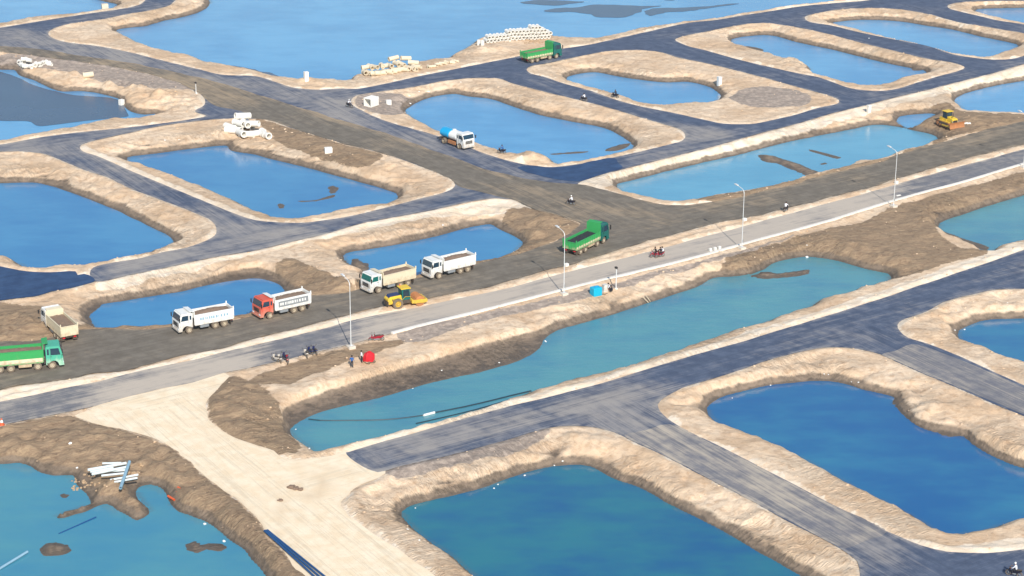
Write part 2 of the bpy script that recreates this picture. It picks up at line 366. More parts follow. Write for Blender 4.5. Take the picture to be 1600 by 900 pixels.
# ------------------------------------------------------------------ water outlines as seen (photo pixels, traced on the water plane)
PONDS = {
 'lake': ('far', 6, [(300,-260),(315,-60),(328,-4),(331,8),(318,18),(290,27),(260,33),(243,38),(228,42),(205,44),(186,47),(188,54),(203,60),(207,64),(235,73),(262,80),(292,86),(320,95),(345,99),(372,105),(400,111),(430,118),(465,123),(500,123),(540,124),(550,124),(562,116),(600,108),(640,100),(680,93),(708,90),(712,85),(728,77),(742,68),(756,58),(800,52),(850,48),(868,57),(900,59),(930,59),(960,54),(1000,44),(1060,36),(1085,33),(1120,29),(1160,22),(1200,16),(1250,8),(1290,3),(1330,-6),(1420,-30),(1600,-90),(1600,-260)]),
 'corner_lake': ('far', 4, [(-60,-90),(120,-60),(135,-6),(160,3),(184,9),(165,15),(120,20),(80,24),(50,27),(30,31),(0,36),(-60,44)]),
 'mud_pond': ('far', 5, [(-60,104),(0,110),(18,110),(25,118),(50,127),(75,139),(95,144),(130,144),(160,149),(183,156),(188,165),(200,175),(225,180),(248,177),(254,175),(205,184),(180,184),(130,195),(60,208),(0,219),(-60,228)]),
 'left_pond': ('mid', 5, [(-60,288),(0,288),(50,287),(75,292),(100,300),(130,311),(165,325),(200,341),(235,358),(262,371),(274,377),(266,381),(250,386),(240,394),(225,397),(200,403),(150,412),(100,415),(80,416),(60,418),(25,414),(14,406),(0,400),(-60,380)]),
 'upper_left_pond': ('mid', 5, [(197,247),(240,242),(300,234),(352,229),(356,236),(375,240),(395,243),(420,250),(450,257),(470,262),(500,270),(540,281),(570,289),(600,298),(615,303),(622,309),(618,313),(600,317),(560,323),(520,331),(480,338),(455,340),(430,339),(400,332),(350,308),(300,287),(250,268),(220,257)]),
 'tanker_pond': ('far', 4, [(636,176),(648,166),(665,157),(690,150),(712,148),(730,152),(760,155),(800,168),(850,183),(900,193),(940,201),(965,213),(978,222),(990,232),(960,240),(920,250),(880,254),(862,254),(855,247),(845,240),(820,236),(800,240),(760,228),(735,220),(700,210),(690,207),(660,194)]),
 'small_pond': ('far', 4, [(885,124),(900,118),(930,114),(960,120),(1000,126),(1040,130),(1075,129),(1100,135),(1115,143),(1122,151),(1120,158),(1080,161),(1040,163),(1025,163),(1000,160),(970,150),(940,141),(910,133)]),
 'north_pond': ('far', 4, [(1143,65),(1160,59),(1200,56),(1240,66),(1300,79),(1340,89),(1380,99),(1425,108),(1450,112),(1435,116),(1410,122),(1395,128),(1370,132),(1350,132),(1320,127),(1290,120),(1268,115),(1262,107),(1255,100),(1240,93),(1225,92),(1205,84),(1185,79),(1160,72)]),
 'north_east_pond': ('far', 4, [(1297,37),(1320,34),(1350,32),(1385,33),(1410,35),(1440,40),(1490,48),(1530,58),(1570,66),(1592,72),(1580,77),(1560,84),(1545,88),(1520,88),(1495,85),(1460,78),(1420,68),(1380,58),(1340,47),(1310,40)]),
 'top_right_pond': ('far', 4, [(1522,16),(1560,14),(1600,13),(1680,12),(1680,56),(1600,37),(1560,28),(1530,20)]),
 'far_right_pond': ('far', 4, [(1497,158),(1505,150),(1530,142),(1565,134),(1600,128),(1680,118),(1680,182),(1600,176),(1570,175),(1530,172),(1505,170),(1498,165)]),
 'puddle': ('far', 3, [(1398,187),(1415,182),(1430,180),(1460,178),(1456,184),(1445,190),(1435,193),(1410,191)]),
 'dozer_pond': ('green', 4, [(965,290),(1000,281),(1050,268),(1100,256),(1150,245),(1200,232),(1240,222),(1300,210),(1340,202),(1370,196),(1395,198),(1425,205),(1450,210),(1463,218),(1455,225),(1440,229),(1410,236),(1385,247),(1350,251),(1335,257),(1300,265),(1275,271),(1250,280),(1200,292),(1180,295),(1120,303),(1085,310),(1060,313),(1030,311),(1000,305),(970,297)]),
 'truck_pond': ('mid', 5, [(538,403),(545,397),(600,388),(650,379),(700,367),(750,354),(765,352),(775,359),(790,366),(800,371),(812,379),(809,390),(800,397),(750,410),(735,413),(650,433),(600,444),(568,436),(562,424),(550,416),(541,410)]),
 'haul_pond': ('mid', 5, [(143,510),(140,500),(152,480),(200,472),(240,465),(280,459),(322,449),(370,440),(400,437),(425,443),(436,451),(440,462),(428,475),(400,485),(390,492),(360,497),(330,497),(300,503),(270,508),(230,512),(190,511),(160,513)]),
 'long_pond': ('turq', 5, [(455,676),(475,660),(500,648),(560,633),(620,618),(680,600),(740,587),(780,577),(810,568),(840,553),(853,541),(855,533),(870,521),(885,515),(910,508),(950,497),(1000,481),(1050,465),(1100,447),(1120,436),(1160,433),(1195,424),(1215,412),(1250,404),(1262,403),(1300,408),(1350,422),(1395,432),(1355,447),(1330,456),(1300,463),(1280,475),(1225,493),(1200,502),(1150,517),(1100,535),(1050,551),(1000,567),(950,580),(900,593),(850,607),(800,623),(740,645),(690,660),(620,676),(560,690),(520,698),(490,703),(478,698),(465,690)]),
 'right_pond': ('turq', 4, [(1465,355),(1480,347),(1520,333),(1560,320),(1600,308),(1680,284),(1680,362),(1600,376),(1570,383),(1545,391),(1530,386),(1500,375),(1480,365)]),
 'pipe_pond': ('turq2', 9, [(-60,724),(0,728),(25,726),(45,732),(60,742),(75,746),(108,745),(112,756),(118,766),(140,775),(150,781),(134,786),(110,792),(95,800),(104,808),(130,803),(165,790),(182,800),(200,808),(215,815),(231,806),(228,793),(216,780),(214,768),(224,760),(235,758),(250,765),(254,775),(258,787),(270,801),(290,808),(315,818),(335,831),(350,845),(372,860),(385,875),(400,890),(410,910),(430,960),(430,1010),(-60,1010)]),
 'middle_pond': ('deep', 5, [(632,800),(645,793),(700,780),(760,765),(800,750),(850,735),(880,730),(915,730),(940,743),(960,752),(990,762),(1040,790),(1080,810),(1120,830),(1170,860),(1210,882),(1240,900),(1300,935),(1300,1010),(820,1010),(730,905),(700,878),(680,860),(650,838),(638,820)]),
 'big_right_pond': ('deepb', 5, [(1108,650),(1110,640),(1130,625),(1180,610),(1220,603),(1280,598),(1310,600),(1350,612),(1392,622),(1393,635),(1400,645),(1425,665),(1450,676),(1480,680),(1500,684),(1515,695),(1540,712),(1570,725),(1600,735),(1680,748),(1680,800),(1600,812),(1560,825),(1510,832),(1480,833),(1460,827),(1440,818),(1400,795),(1350,770),(1300,745),(1260,722),(1200,692),(1150,672),(1115,658)]),
 'far_edge_pond': ('deepb', 5, [(1495,527),(1510,515),(1540,503),(1560,501),(1600,500),(1680,500),(1680,594),(1600,565),(1560,553),(1530,540)]),
}
# ------------------------------------------------------------------ road edges (photo pixels, road level)
NORTH = [(-60,50),(0,43),(50,35),(100,27),(160,18),(200,12),(220,6),(228,-2),(240,-40),(330,-40),(285,-8),(272,2),(265,8),(240,15),(200,22),(150,32),(110,37),(85,44),(75,52),(80,58),(100,65),(160,73),(200,81),(260,96),(310,108),(350,117),(400,119),(430,128),(460,137),(500,140),(535,138),(555,139),(600,131),(650,120),(700,110),(750,100),(800,90),(850,80),(870,77),(920,70),(960,61),(1000,52),(1040,43),(1080,35),(1120,31),(1160,24),(1200,18),(1250,10),(1300,5),(1360,0),(1440,-14),(1700,-50),
 (1700,76),(1650,88),(1600,100),(1560,112),(1500,127),(1450,140),(1400,152),(1350,165),(1300,177),(1250,192),(1200,205),(1150,219),(1110,230),(1050,245),(970,265),(940,273),(905,285),(900,300),(860,312),(800,311),(770,310),(720,318),(690,325),(650,333),(600,342),(560,350),(510,365),(450,379),(400,391),(350,399),(300,409),(250,420),(200,430),(150,440),(146,418),(220,403),(250,395),(290,387),(320,377),(335,368),(338,358),(330,345),(310,335),(280,323),(240,308),(200,293),(170,278),(130,265),(95,250),(70,241),(40,237),(0,237),(-60,240),(-60,232),(0,226),(60,215),(120,207),(200,199),(300,186),(322,181),(304,174),(318,165),(320,155),(300,138),(250,120),(200,108),(100,93),(0,80),(-60,74)]
ISLANDS_N = [
 [(548,160),(558,149),(580,145),(620,140),(650,135),(690,127),(735,122),(780,123),(800,130),(850,143),(900,155),(950,168),(1000,183),(1040,195),(1062,202),(1071,212),(1065,220),(1040,227),(1000,237),(940,250),(900,257),(860,261),(840,260),(820,257),(790,250),(760,241),(740,233),(715,222),(686,213),(670,208),(640,200),(600,188),(570,175)],
 [(823,108),(830,103),(860,98),(900,89),(950,80),(990,78),(1030,81),(1060,90),(1100,98),(1150,110),(1200,123),(1250,137),(1300,151),(1311,157),(1308,162),(1280,168),(1240,180),(1200,189),(1180,193),(1160,194),(1130,193),(1100,187),(1050,176),(1000,166),(960,155),(920,141),(880,130),(850,120),(830,115)],
 [(1055,62),(1062,58),(1100,50),(1150,40),(1190,36),(1230,40),(1290,52),(1350,68),(1400,80),(1450,92),(1490,98),(1507,105),(1500,110),(1470,118),(1430,130),(1400,139),(1370,142),(1330,138),(1300,128),(1280,121),(1250,115),(1200,104),(1150,92),(1100,78),(1075,72)],
 [(1258,26),(1270,22),(1310,15),(1350,13),(1400,14),(1450,22),(1500,35),(1560,45),(1600,52),(1640,62),(1645,74),(1600,87),(1580,92),(1550,93),(1520,90),(1490,85),(1450,72),(1400,62),(1350,52),(1300,40),(1265,34)],
 [(1480,10),(1490,5),(1530,2),(1600,1),(1690,2),(1690,60),(1600,38),(1560,32),(1530,25),(1500,18),(1485,14)],
 [(125,230),(130,225),(150,219),(200,208),(250,197),(300,190),(340,186),(400,186),(425,188),(450,198),(500,213),(540,225),(600,240),(650,257),(690,273),(705,280),(711,287),(707,295),(690,302),(650,312),(600,325),(550,337),(500,345),(470,348),(430,347),(400,344),(370,335),(320,315),(260,290),(200,265),(150,243),(130,237)],
]
SOUTH = [(540,707),(545,706),(600,690),(650,676),(700,661),(800,634),(850,622),(900,609),(950,596),(1000,580),(1050,565),(1100,550),(1150,537),(1200,521),(1250,506),(1300,491),(1350,475),(1400,459),(1425,450),(1500,425),(1550,408),(1600,390),(1700,358),(1700,1010),(1345,1010),(1344,940),(1343,890),(1340,878),(1325,865),(1300,850),(1250,825),(1200,797),(1150,770),(1100,745),(1030,708),(990,690),(960,676),(930,668),(890,665),(860,668),(830,676),(800,685),(750,699),(700,712),(620,730),(590,738)]
ISLANDS_S = [
 [(1028,632),(1033,625),(1070,605),(1120,590),(1150,580),(1200,563),(1250,550),(1290,543),(1330,544),(1375,553),(1400,565),(1450,587),(1500,608),(1550,630),(1600,650),(1690,690),(1690,842),(1600,858),(1560,863),(1520,864),(1480,862),(1440,852),(1405,838),(1385,830),(1350,812),(1300,788),(1250,762),(1200,736),(1150,710),(1110,690),(1075,675),(1045,655),(1032,643)],
 [(1402,508),(1410,500),(1440,490),(1480,470),(1520,460),(1550,453),(1600,451),(1690,449),(1690,640),(1600,602),(1550,580),(1500,557),(1450,537),(1420,528),(1407,518)],
]
DIRT = [(-60,74),(0,72),(60,77),(120,86),(200,98),(300,119),(350,132),(400,147),(455,164),(500,178),(560,196),(620,214),(680,236),(740,258),(800,275),(850,284),(905,288),(940,296),(970,304),(1000,313),(1040,320),(1070,320),(1120,315),(1200,298),(1250,285),(1300,270),(1340,262),(1385,250),(1410,240),(1450,228),(1500,214),(1550,200),(1600,190),(1700,165),(1700,195),(1600,225),(1560,235),(1500,250),(1450,265),(1400,280),(1350,295),(1300,307),(1250,320),(1200,332),(1165,340),(1130,345),(1060,365),(1000,380),(960,393),(900,410),(850,423),(800,437),(760,450),(700,460),(660,468),(620,475),(580,482),(550,490),(500,503),(450,517),(400,529),(350,543),(300,553),(260,562),(220,572),(180,580),(150,583),(110,592),(60,598),(30,602),(0,610),(-60,618),(-60,540),(0,534),(60,532),(110,518),(150,514),(190,514),(230,515),(300,506),(360,500),(400,492),(430,482),(450,470),(480,463),(540,458),(560,452),(600,446),(640,437),(700,424),(735,415),(800,399),(830,391),(870,376),(895,360),(905,348),(880,340),(840,328),(800,312),(760,302),(716,290),(705,280),(690,273),(650,257),(600,240),(540,225),(500,213),(450,198),(425,188),(400,186),(370,172),(335,165),(320,155),(300,138),(250,120),(200,108),(100,93),(0,81),(-60,76)]
GREYROAD = [(-60,640),(0,628),(50,618),(100,607),(150,597),(200,584),(250,573),(300,563),(350,550),(400,539),(450,527),(500,515),(550,501),(600,490),(650,481),(700,470),(750,460),(800,449),(850,435),(900,422),(950,410),(1000,397),(1050,384),(1100,370),(1150,357),(1200,343),(1250,330),(1300,316),(1350,303),(1400,288),(1450,274),(1500,260),(1550,247),(1600,233),(1700,206),(1700,227),(1600,256),(1550,271),(1500,286),(1450,299),(1400,313),(1350,328),(1300,344),(1250,358),(1200,371),(1150,385),(1100,399),(1050,412),(1000,424),(950,436),(900,448),(850,461),(800,474),(750,487),(700,499),(650,511),(612,521),(580,529),(548,538),(500,549),(450,561),(400,573),(350,583),(300,598),(250,608),(200,620),(150,634),(100,645),(50,655),(0,665),(-60,678)]
TRACK = [(145,634),(200,619),(250,607),(300,597),(350,583),(358,588),(345,600),(330,620),(325,640),(335,660),(350,675),(380,690),(420,705),(450,714),(490,716),(520,710),(546,704),(600,738),(575,750),(556,760),(543,772),(535,785),(545,800),(570,820),(600,840),(640,870),(680,900),(760,1010),(560,1010),(510,930),(480,900),(440,860),(400,812),(370,782),(330,750),(290,715),(250,690),(200,675),(150,662),(112,650),(140,640)]
BITUMEN = [(-60,405),(0,416),(40,424),(80,426),(118,424),(122,430),(133,428),(148,439),(110,450),(80,456),(60,462),(20,467),(-60,474)]
BITUMEN2 = [(905,284),(890,283),(850,277),(810,262),(830,259),(862,262),(900,258),(930,251),(960,247),(968,256),(972,263),(940,272)]
BASE1 = [(975,680),(1010,672),(1045,663),(1110,692),(1150,711),(1200,737),(1300,789),(1385,831),(1350,846),(1320,857),(1300,849),(1200,796),(1100,744),(1030,707),(990,689)]
BASE2 = [(1376,554),(1400,548),(1425,538),(1500,562),(1550,583),(1600,606),(1700,648),(1700,692),(1600,648),(1500,606),(1450,586),(1400,564)]
# patches of other soil: (attribute, soft edge m, outline)
ZONES = [
 ('mud', [(-60,672),(0,668),(60,657),(112,652),(150,662),(200,677),(250,692),(290,717),(330,752),(370,784),(400,814),(440,862),(480,902),(520,960),(560,1010),(380,1010),(-60,1010)]),
 ('mud', [(345,592),(372,590),(400,600),(425,618),(440,640),(450,670),(470,700),(450,712),(420,704),(380,690),(350,675),(335,660),(325,640),(330,620)]),
 ('mud', [(1150,395),(1220,378),(1300,355),(1350,345),(1400,322),(1500,295),(1600,268),(1680,250),(1680,290),(1600,308),(1520,333),(1462,355),(1500,385),(1545,391),(1480,412),(1395,432),(1300,408),(1240,400),(1200,415),(1120,430)]),
 ('mud', [(1360,196),(1400,180),(1480,160),(1500,172),(1600,178),(1680,180),(1680,170),(1600,192),(1500,212),(1460,226),(1440,205),(1400,198)]),
 ('mud', [(-60,470),(0,474),(60,478),(110,505),(142,512),(150,516),(60,534),(-60,545)]),
 ('mud', [(790,330),(830,325),(880,342),(905,350),(890,365),(860,380),(830,392),(810,392),(812,378),(790,362)]),
 ('mud', [(430,420),(450,405),(500,425),(540,445),(560,455),(480,463),(440,455)]),
 ('mud', [(1085,310),(1180,295),(1250,280),(1335,257),(1385,247),(1440,229),(1460,226),(1340,263),(1250,286),(1120,316)]),
 ('mud', [(380,600),(420,580),(540,545),(640,530),(560,560),(440,600)]),
 ('mud', [(400,188),(450,200),(540,228),(600,245),(560,262),(500,245),(440,225),(420,205)]),
 ('mud', [(140,500),(180,508),(300,496),(400,480),(440,456),(470,462),(400,494),(300,508),(140,522)]),
 ('mud', [(560,440),(640,428),(735,406),(812,388),(830,392),(735,416),(640,440),(560,458)]),
 ('mud', [(0,684),(100,660),(200,700),(140,740),(0,740)]),
 ('grey', [(1140,150),(1180,135),(1230,138),(1268,152),(1260,163),(1200,168),(1150,160)]),
 ('grey', [(740,690),(800,672),(860,668),(820,700),(760,715),(620,745),(600,738)]),
 ('grey', [(620,525),(800,480),(1000,432),(1200,380),(1260,362),(1150,398),(1000,440),(900,468),(760,500),(640,535)]),
 ('grey', [(560,150),(600,145),(660,150),(640,175),(600,180),(560,168)]),
 ('grey', [(0,85),(200,110),(300,140),(200,135),(80,108),(0,100)]),
 ('pale', [(-60,640),(0,612),(100,594),(200,580),(300,556),(400,531),(500,506),(600,482),(590,490),(500,514),(400,538),(300,561),(200,584),(100,606),(0,627),(-60,640)]),
 ('pale', [(130,228),(160,240),(260,284),(400,340),(430,348),(400,350),(330,322),(200,270),(130,242)]),
 ('pale', [(150,442),(300,410),(400,392),(560,352),(700,325),(800,312),(830,330),(700,335),(560,362),(450,385),(300,420),(160,450)]),
 ('pale', [(905,285),(1000,258),(1200,207),(1400,154),(1600,102),(1600,112),(1400,164),(1200,217),(1000,272),(930,297)]),
 ('pale', [(1400,840),(1480,864),(1600,860),(1600,840),(1480,852)]),
 ('pale', [(540,706),(700,660),(900,608),(1200,520),(1400,458),(1600,388),(1600,378),(1400,446),(1200,510),(900,598),(700,650),(560,694)]),
]
# lower wet benches along the water
BENCHES = [[(440,650),(502,622),(550,606),(600,592),(650,577),(700,562),(750,546),(800,534),(840,525),(870,521),(860,545),(800,572),(740,587),(620,618),(500,650),(460,672)],
           [(330,440),(400,425),(440,440),(440,465),(320,470)]]
# mud bars showing above the water: (height above water, outline)
BARS = [
 (.30, [(1184,242),(1200,242),(1225,249),(1250,257),(1272,266),(1292,276),(1288,288),(1268,281),(1256,274),(1240,267),(1215,257),(1190,251)]),
 (.05, [(1262,233),(1275,235),(1300,242),(1316,246),(1310,248),(1290,244),(1265,236)]),
 (.04, [(1280,256),(1290,254),(1293,256),(1284,258)]),
 (.35, [(1170,432),(1190,424),(1215,428),(1240,425),(1262,421),(1269,424),(1255,430),(1225,434),(1195,436)]),
 (.06, [(-60,104),(0,112),(60,135),(110,148),(180,155),(200,176),(200,182),(150,187),(100,193),(60,197),(45,190),(0,189),(-60,188)]),
 (.10, [(853,17),(870,13),(900,11),(930,8),(960,8),(1000,9),(1030,9),(1012,12),(1000,17),(985,25),(960,27),(930,26),(920,22),(900,19),(870,20)]),
 (.10, [(1005,18),(1030,13),(1060,12),(1100,10),(1155,5),(1120,11),(1080,17),(1040,20),(1015,24)]),
 (.10, [(812,4),(840,1),(880,1),(915,4),(890,6),(850,8),(820,6)]),
 (.10, [(1035,-1),(1050,-1),(1045,1),(1036,1)]),
 (.10, [(330,97),(350,101),(380,105),(420,113),(440,119),(468,124),(440,124),(410,118),(370,108)]),
 (.10, [(1500,-6),(1600,-10),(1600,-2),(1520,0)]),
 (.30, [(62,858),(72,850),(90,847),(104,853),(112,862),(98,868),(75,870),(62,866)]),
 (.22, [(288,850),(300,845),(318,850),(322,858),(308,864),(292,860)]),
 (.10, [(320,850),(345,850),(355,855),(340,862),(322,858)]),
 (.05, [(92,775),(100,771),(109,774),(104,779),(94,779)]),
 (.18, [(513,292),(520,290),(527,294),(525,302),(518,303),(513,298)]),
 (.05, [(462,314),(480,314),(500,311),(512,306),(524,303),(522,309),(510,311),(495,314),(470,316)]),
 (.05, [(436,270),(443,273),(446,275),(438,274)]),
 (.10, [(433,320),(438,317),(444,320),(443,326),(437,325)]),
 (.08, [(856,240),(868,239),(900,237),(922,236),(905,240),(880,241),(862,242)]),
 (.10, [(945,236),(955,230),(975,225),(985,224),(980,230),(962,236)]),
 (.12, [(560,416),(568,411),(575,412),(577,420),(568,424)]),
 (.12, [(1426,105),(1436,104),(1438,110),(1427,111)]),
 (.10, [(1152,72),(1170,72),(1195,78),(1188,81),(1165,77)]),
 (.30, [(548,404),(560,404),(572,412),(580,424),(575,434),(560,430),(548,418)]),
 (.10, [(1466,358),(1480,364),(1500,371),(1545,387),(1545,392),(1500,381),(1470,366)]),
 (.30, [(1462,650),(1480,660),(1498,672),(1500,680),(1485,682),(1462,676),(1440,664),(1420,650),(1400,636),(1395,625),(1412,622),(1435,638)]),
]
# loose heaps: px, py, radius, height, stretch along x
HEAPS = [(855,345,4.5,1.0),(835,362,3,.7),(880,358,3,.5),(795,332,4,.4),(520,440,5,.8),(480,425,5,.6),(440,415,4,.5),(545,450,4,.6),(215,140,6,.8),(250,152,7,1.0),(285,160,6,.7),(170,130,5,.5),(60,110,6,.5),(120,118,5,.5),(230,172,4,.7),(470,215,5,.5),(560,250,6,.6),(610,262,6,.6),(505,228,4,.4),(815,247,6,.7),(845,250,3,.5),(1235,98,6,.7),(1255,107,3,.5),
 (1430,640,3.2,.7),(1475,665,3.5,.8),(1520,680,3.5,.7),(1560,700,4,.8),(1590,705,3.5,.7),(1455,632,3,.5),(900,685,3,.5),(870,690,2.5,-.5),(930,690,3,.5),(1270,560,3,-.5),(1300,565,2.5,.4),(1050,760,3,.4),(1110,800,3,.4),(1070,640,4,.3),
 (360,640,6,.5),(400,670,5,.6),(375,610,5,.4),(150,690,6,.5),(60,690,6,.6),(20,705,5,.4),(250,730,4,.5),(300,770,4,.6),(340,810,4,.5),(180,755,2.2,.9),(190,782,2.6,.8),(215,800,2.2,.7),(115,795,2.4,.6),(150,790,1.8,.4),(280,790,1.8,.5),(268,780,1.3,-.6),(265,745,2.2,.5),(285,800,2,.5),(25,500,5,.9),(60,512,4,.7),(95,500,3,.5),(15,520,4,.6),(1400,400,5,.3),(1330,385,6,.4),(1450,340,5,.4),(1280,375,4,.4),(1465,222,3,.4),(1530,190,6,.5),(1440,180,5,.5),(1410,200,3,.4),
 (800,95,6,.3),(770,75,7,.6),(750,80,4,.5),(600,122,5,.3),(1120,136,3,.5),(500,133,5,.4),(480,127,4,.5),(90,30,5,.3),(1570,465,3,-.5),(1545,470,3,.4),(1450,520,4,.3),(1200,395,3,.4),(1150,405,4,.4),(1330,850,2.5,.3),(560,790,3,.35),(640,800,3,-.3),(455,590,4,-.5),(500,595,4,.3),(520,560,3,.35),(690,535,4,.3),(350,205,5,.4)]

print('outlines...')
def water_outline(px, seed):
    px = list(px)
    base = spline([P(a, b, ZW) for a, b in px], 1.0)
    n = len(base); t = np.roll(base, -2, 0) - np.roll(base, 2, 0); t /= (np.linalg.norm(t, axis=1)[:, None] + 1e-9)
    area = 0.5 * np.sum(base[:, 0] * np.roll(base[:, 1], -1) - np.roll(base[:, 0], -1) * base[:, 1])
    nrm = np.stack([t[:, 1], -t[:, 0]], 1) * (1 if area > 0 else -1)         # outward
    away = base / np.linalg.norm(base, axis=1)[:, None]
    k = sstep(-(nrm * away).sum(1), .02, .40)
    ker = np.ones(5) / 5; k = np.convolve(np.concatenate([k[-2:], k, k[:2]]), ker, 'valid')
    nx = np.convolve(np.concatenate([nrm[-4:, 0], nrm[:, 0], nrm[:4, 0]]), np.ones(9) / 9, 'valid'); ny = np.convolve(np.concatenate([nrm[-4:, 1], nrm[:, 1], nrm[:4, 1]]), np.ones(9) / 9, 'valid')
    dist = np.linalg.norm(base, axis=1); cot = dist / (CAM_H - ZW)
    out = base - away * (1.40 * cot * k)[:, None] - np.stack([nx, ny], 1) * (NEAR_RUN * k - .7 * (1 - k))[:, None]
    return rough(out, .17, 2.2, seed)
NEAR_RUN = 2.0
pond_polys = {k: water_outline(v[2], i) for i, (k, v) in enumerate(PONDS.items())}
pid = np.full((NY, NX), -1); runs = np.full((NY, NX), 5.0)
inW = np.zeros((NY, NX), bool)
for i, (k, pl) in enumerate(pond_polys.items()):
    m = fill(pl); inW |= m; pid[m] = i
dW, wx, wy = distf(list(pond_polys.values()), 12.0)
dW = np.where(inW, -dW, dW)

pN = poly(NORTH, seed=3); iN = [poly(p, seed=4, amp=.1) for p in ISLANDS_N]
pS = poly(SOUTH, seed=5); iS = [poly(p, seed=6, amp=.1) for p in ISLANDS_S]
pD = poly(DIRT, seed=7, amp=.55, sc=3.5); pG = poly(GREYROAD, seed=8, amp=.12); pT = poly(TRACK, seed=9, amp=.9, sc=5)
pB = poly(BITUMEN, seed=10, amp=.2); pB2 = poly(BITUMEN2, seed=11, amp=.3)
p1 = poly(BASE1, seed=12, amp=.12); p2 = poly(BASE2, seed=13, amp=.12)
mA = fill(pN) | fill(pS)
for q in iN + iS: mA &= ~fill(q)
inR = mA | fill(pD) | fill(pG) | fill(pT) | fill(pB)
# outer edges of all paved ground
segs = []
def keep_edges(pts, others_fn):
    segs.append(pts)
dR, _, _ = distf([pN, pS] + iN + iS + [pD, pG, pT, pB], 9.0)
# distance inside is only used for streaks; outside = distance to the nearest road edge
dRo = np.where(inR, 0, dR)

def zone_w(px, soft=1.0, seed=0, amp=.5):
    pl = poly(px, seed=seed, amp=amp); m = fill(pl); d, _, _ = distf([pl], 3.0); d = np.where(m, d, -d)
    return sstep(d, -soft, soft)
A = {k: np.zeros((NY, NX)) for k in ('mud', 'grey', 'pale')}
for i, (k, px) in enumerate(ZONES): A[k] = np.maximum(A[k], zone_w(px, 1.0, 20 + i))

print('heights...')
gn = np.sqrt(wx ** 2 + wy ** 2) + 1e-6
ol = np.sqrt(XX ** 2 + YY ** 2)
near = sstep(-((wx * XX + wy * YY) / gn / ol), .02, .40)            # 1 where the ground lies on the camera side of its water
run_far = np.full((NY, NX), 5.0)
for i, (k, v) in enumerate(PONDS.items()):
    if v[1] != 5:
        x0, y0 = pond_polys[k].min(0) - 10; x1, y1 = pond_polys[k].max(0) + 10
        m = (XX > x0) & (XX < x1) & (YY > y0) & (YY < y1) & (dW < 11.9)
        run_far[m] = v[1]
runj = 1 + .5 * fbm(XX, YY, 9, 3, 41)
run = (run_far * (1 - near) * runj + (NEAR_RUN + .15) * near)
run = np.minimum(run, np.maximum(np.maximum(dW, 0) + dRo - .15, .9))
t = np.clip(dW / run, 0, 1)
prof = (t ** .62) * near + (1 - near) * (.55 * np.clip(t * run / 1.5, 0, 1) ** .8 + .45 * t ** .9)
H = ZW * (1 - prof)
n1 = fbm(XX, YY, 7, 4, 1); n2 = fbm(XX, YY, 2.2, 4, 2, .6); n3 = fbm(XX, YY, 1.1, 3, 3, .6)
free = sstep(dRo, .5, 3.0) * sstep(dW, 0, 2.5)
ridged = 1 - np.abs(fbm(XX, YY, 3.5, 4, 9) * 4); ridged = np.clip(ridged, 0, 1)
H += free * (n1 * .5 + n2 * .35) + sstep(dRo, .2, 1.2) * sstep(dW, 0, 1.2) * (n3 * .22 + (ridged - .6) * .12)
# loose windrow along the road edges
H += .22 * np.exp(-((dRo - 1.0) / .55) ** 2) * (~inR) * sstep(dW, .5, 2.0) * (1 + 2 * n2)
# gullies running down the banks
gl = fbm(XX * 1.0, YY * 1.0, 2.0, 3, 12)
H += np.sin(np.clip(t, 0, 1) * math.pi) * (gl * .7 + (ridged - .55) * .4 * (1 - near)) * (dW > 0) * (dW < 11)
for (px, py, r, h) in HEAPS:
    x, y = P(px, py, 0); X = XX - x; Y = YY - y
    j0, j1 = np.searchsorted(GY, [y - 4 * r, y + 4 * r]); i0, i1 = np.searchsorted(GX, [x - 4 * r, x + 4 * r])
    X = X[j0:j1, i0:i1]; Y = Y[j0:j1, i0:i1]; d2 = (X * X + Y * Y) / (r * .55) ** 2
    H[j0:j1, i0:i1] += h * np.exp(-d2) * (1 + 2.2 * n2[j0:j1, i0:i1]) * sstep(dRo[j0:j1, i0:i1], .1, 1.5) * sstep(dW[j0:j1, i0:i1], 0, .8)
for px in BENCHES:
    pl = poly(px, ZW, seed=50); m = fill(pl); d, _, _ = distf([pl], 4.0); d = np.where(m, d, -d)
    k = sstep(d, -.6, .6); H = np.where(k > 0, np.minimum(H, H * (1 - k) + k * (ZW + .10 + .06 * np.maximum(dW, 0) + .08 * n2)), H)
H = np.where((dW > 0) & (dW < 11.9), np.maximum(H, ZW + .02), H)
H = np.where(inW, ZW - np.clip(-dW * .45, 0, 1.3), H)
BARS.append((.12, [(108,502),(110,482),(135,476),(156,472),(150,485),(138,495),(147,512),(118,516)]))
SILT = BARS[4:11]; BARS = [b for i, b in enumerate(BARS) if not 4 <= i < 11]
for i, (bh, px) in enumerate(BARS):
    pl = poly(px, ZW, seed=60 + i, amp=.35, sc=1.6); m = fill(pl); d, _, _ = distf([pl], 3.0); d = np.where(m, d, -d)
    bar = ZW - .35 + .35 * sstep(d, -1.0, 0) + bh * sstep(d, 0, .3 + bh * 4) + np.where(d > 0, n2 * bh * 1.3, 0)
    H = np.where((d > -1.0) & (dW < .6), np.maximum(H, bar), H)
# flat bed under every road, sand laps onto its edge
H = np.where(inR, -.10, H); lap = (~inR) & (dR < .55)
H = np.where(lap & (dW > .5), np.maximum(-.08 + .16 * sstep(dR, 0, .5) + n3 * .10, np.minimum(H, .05)), H)

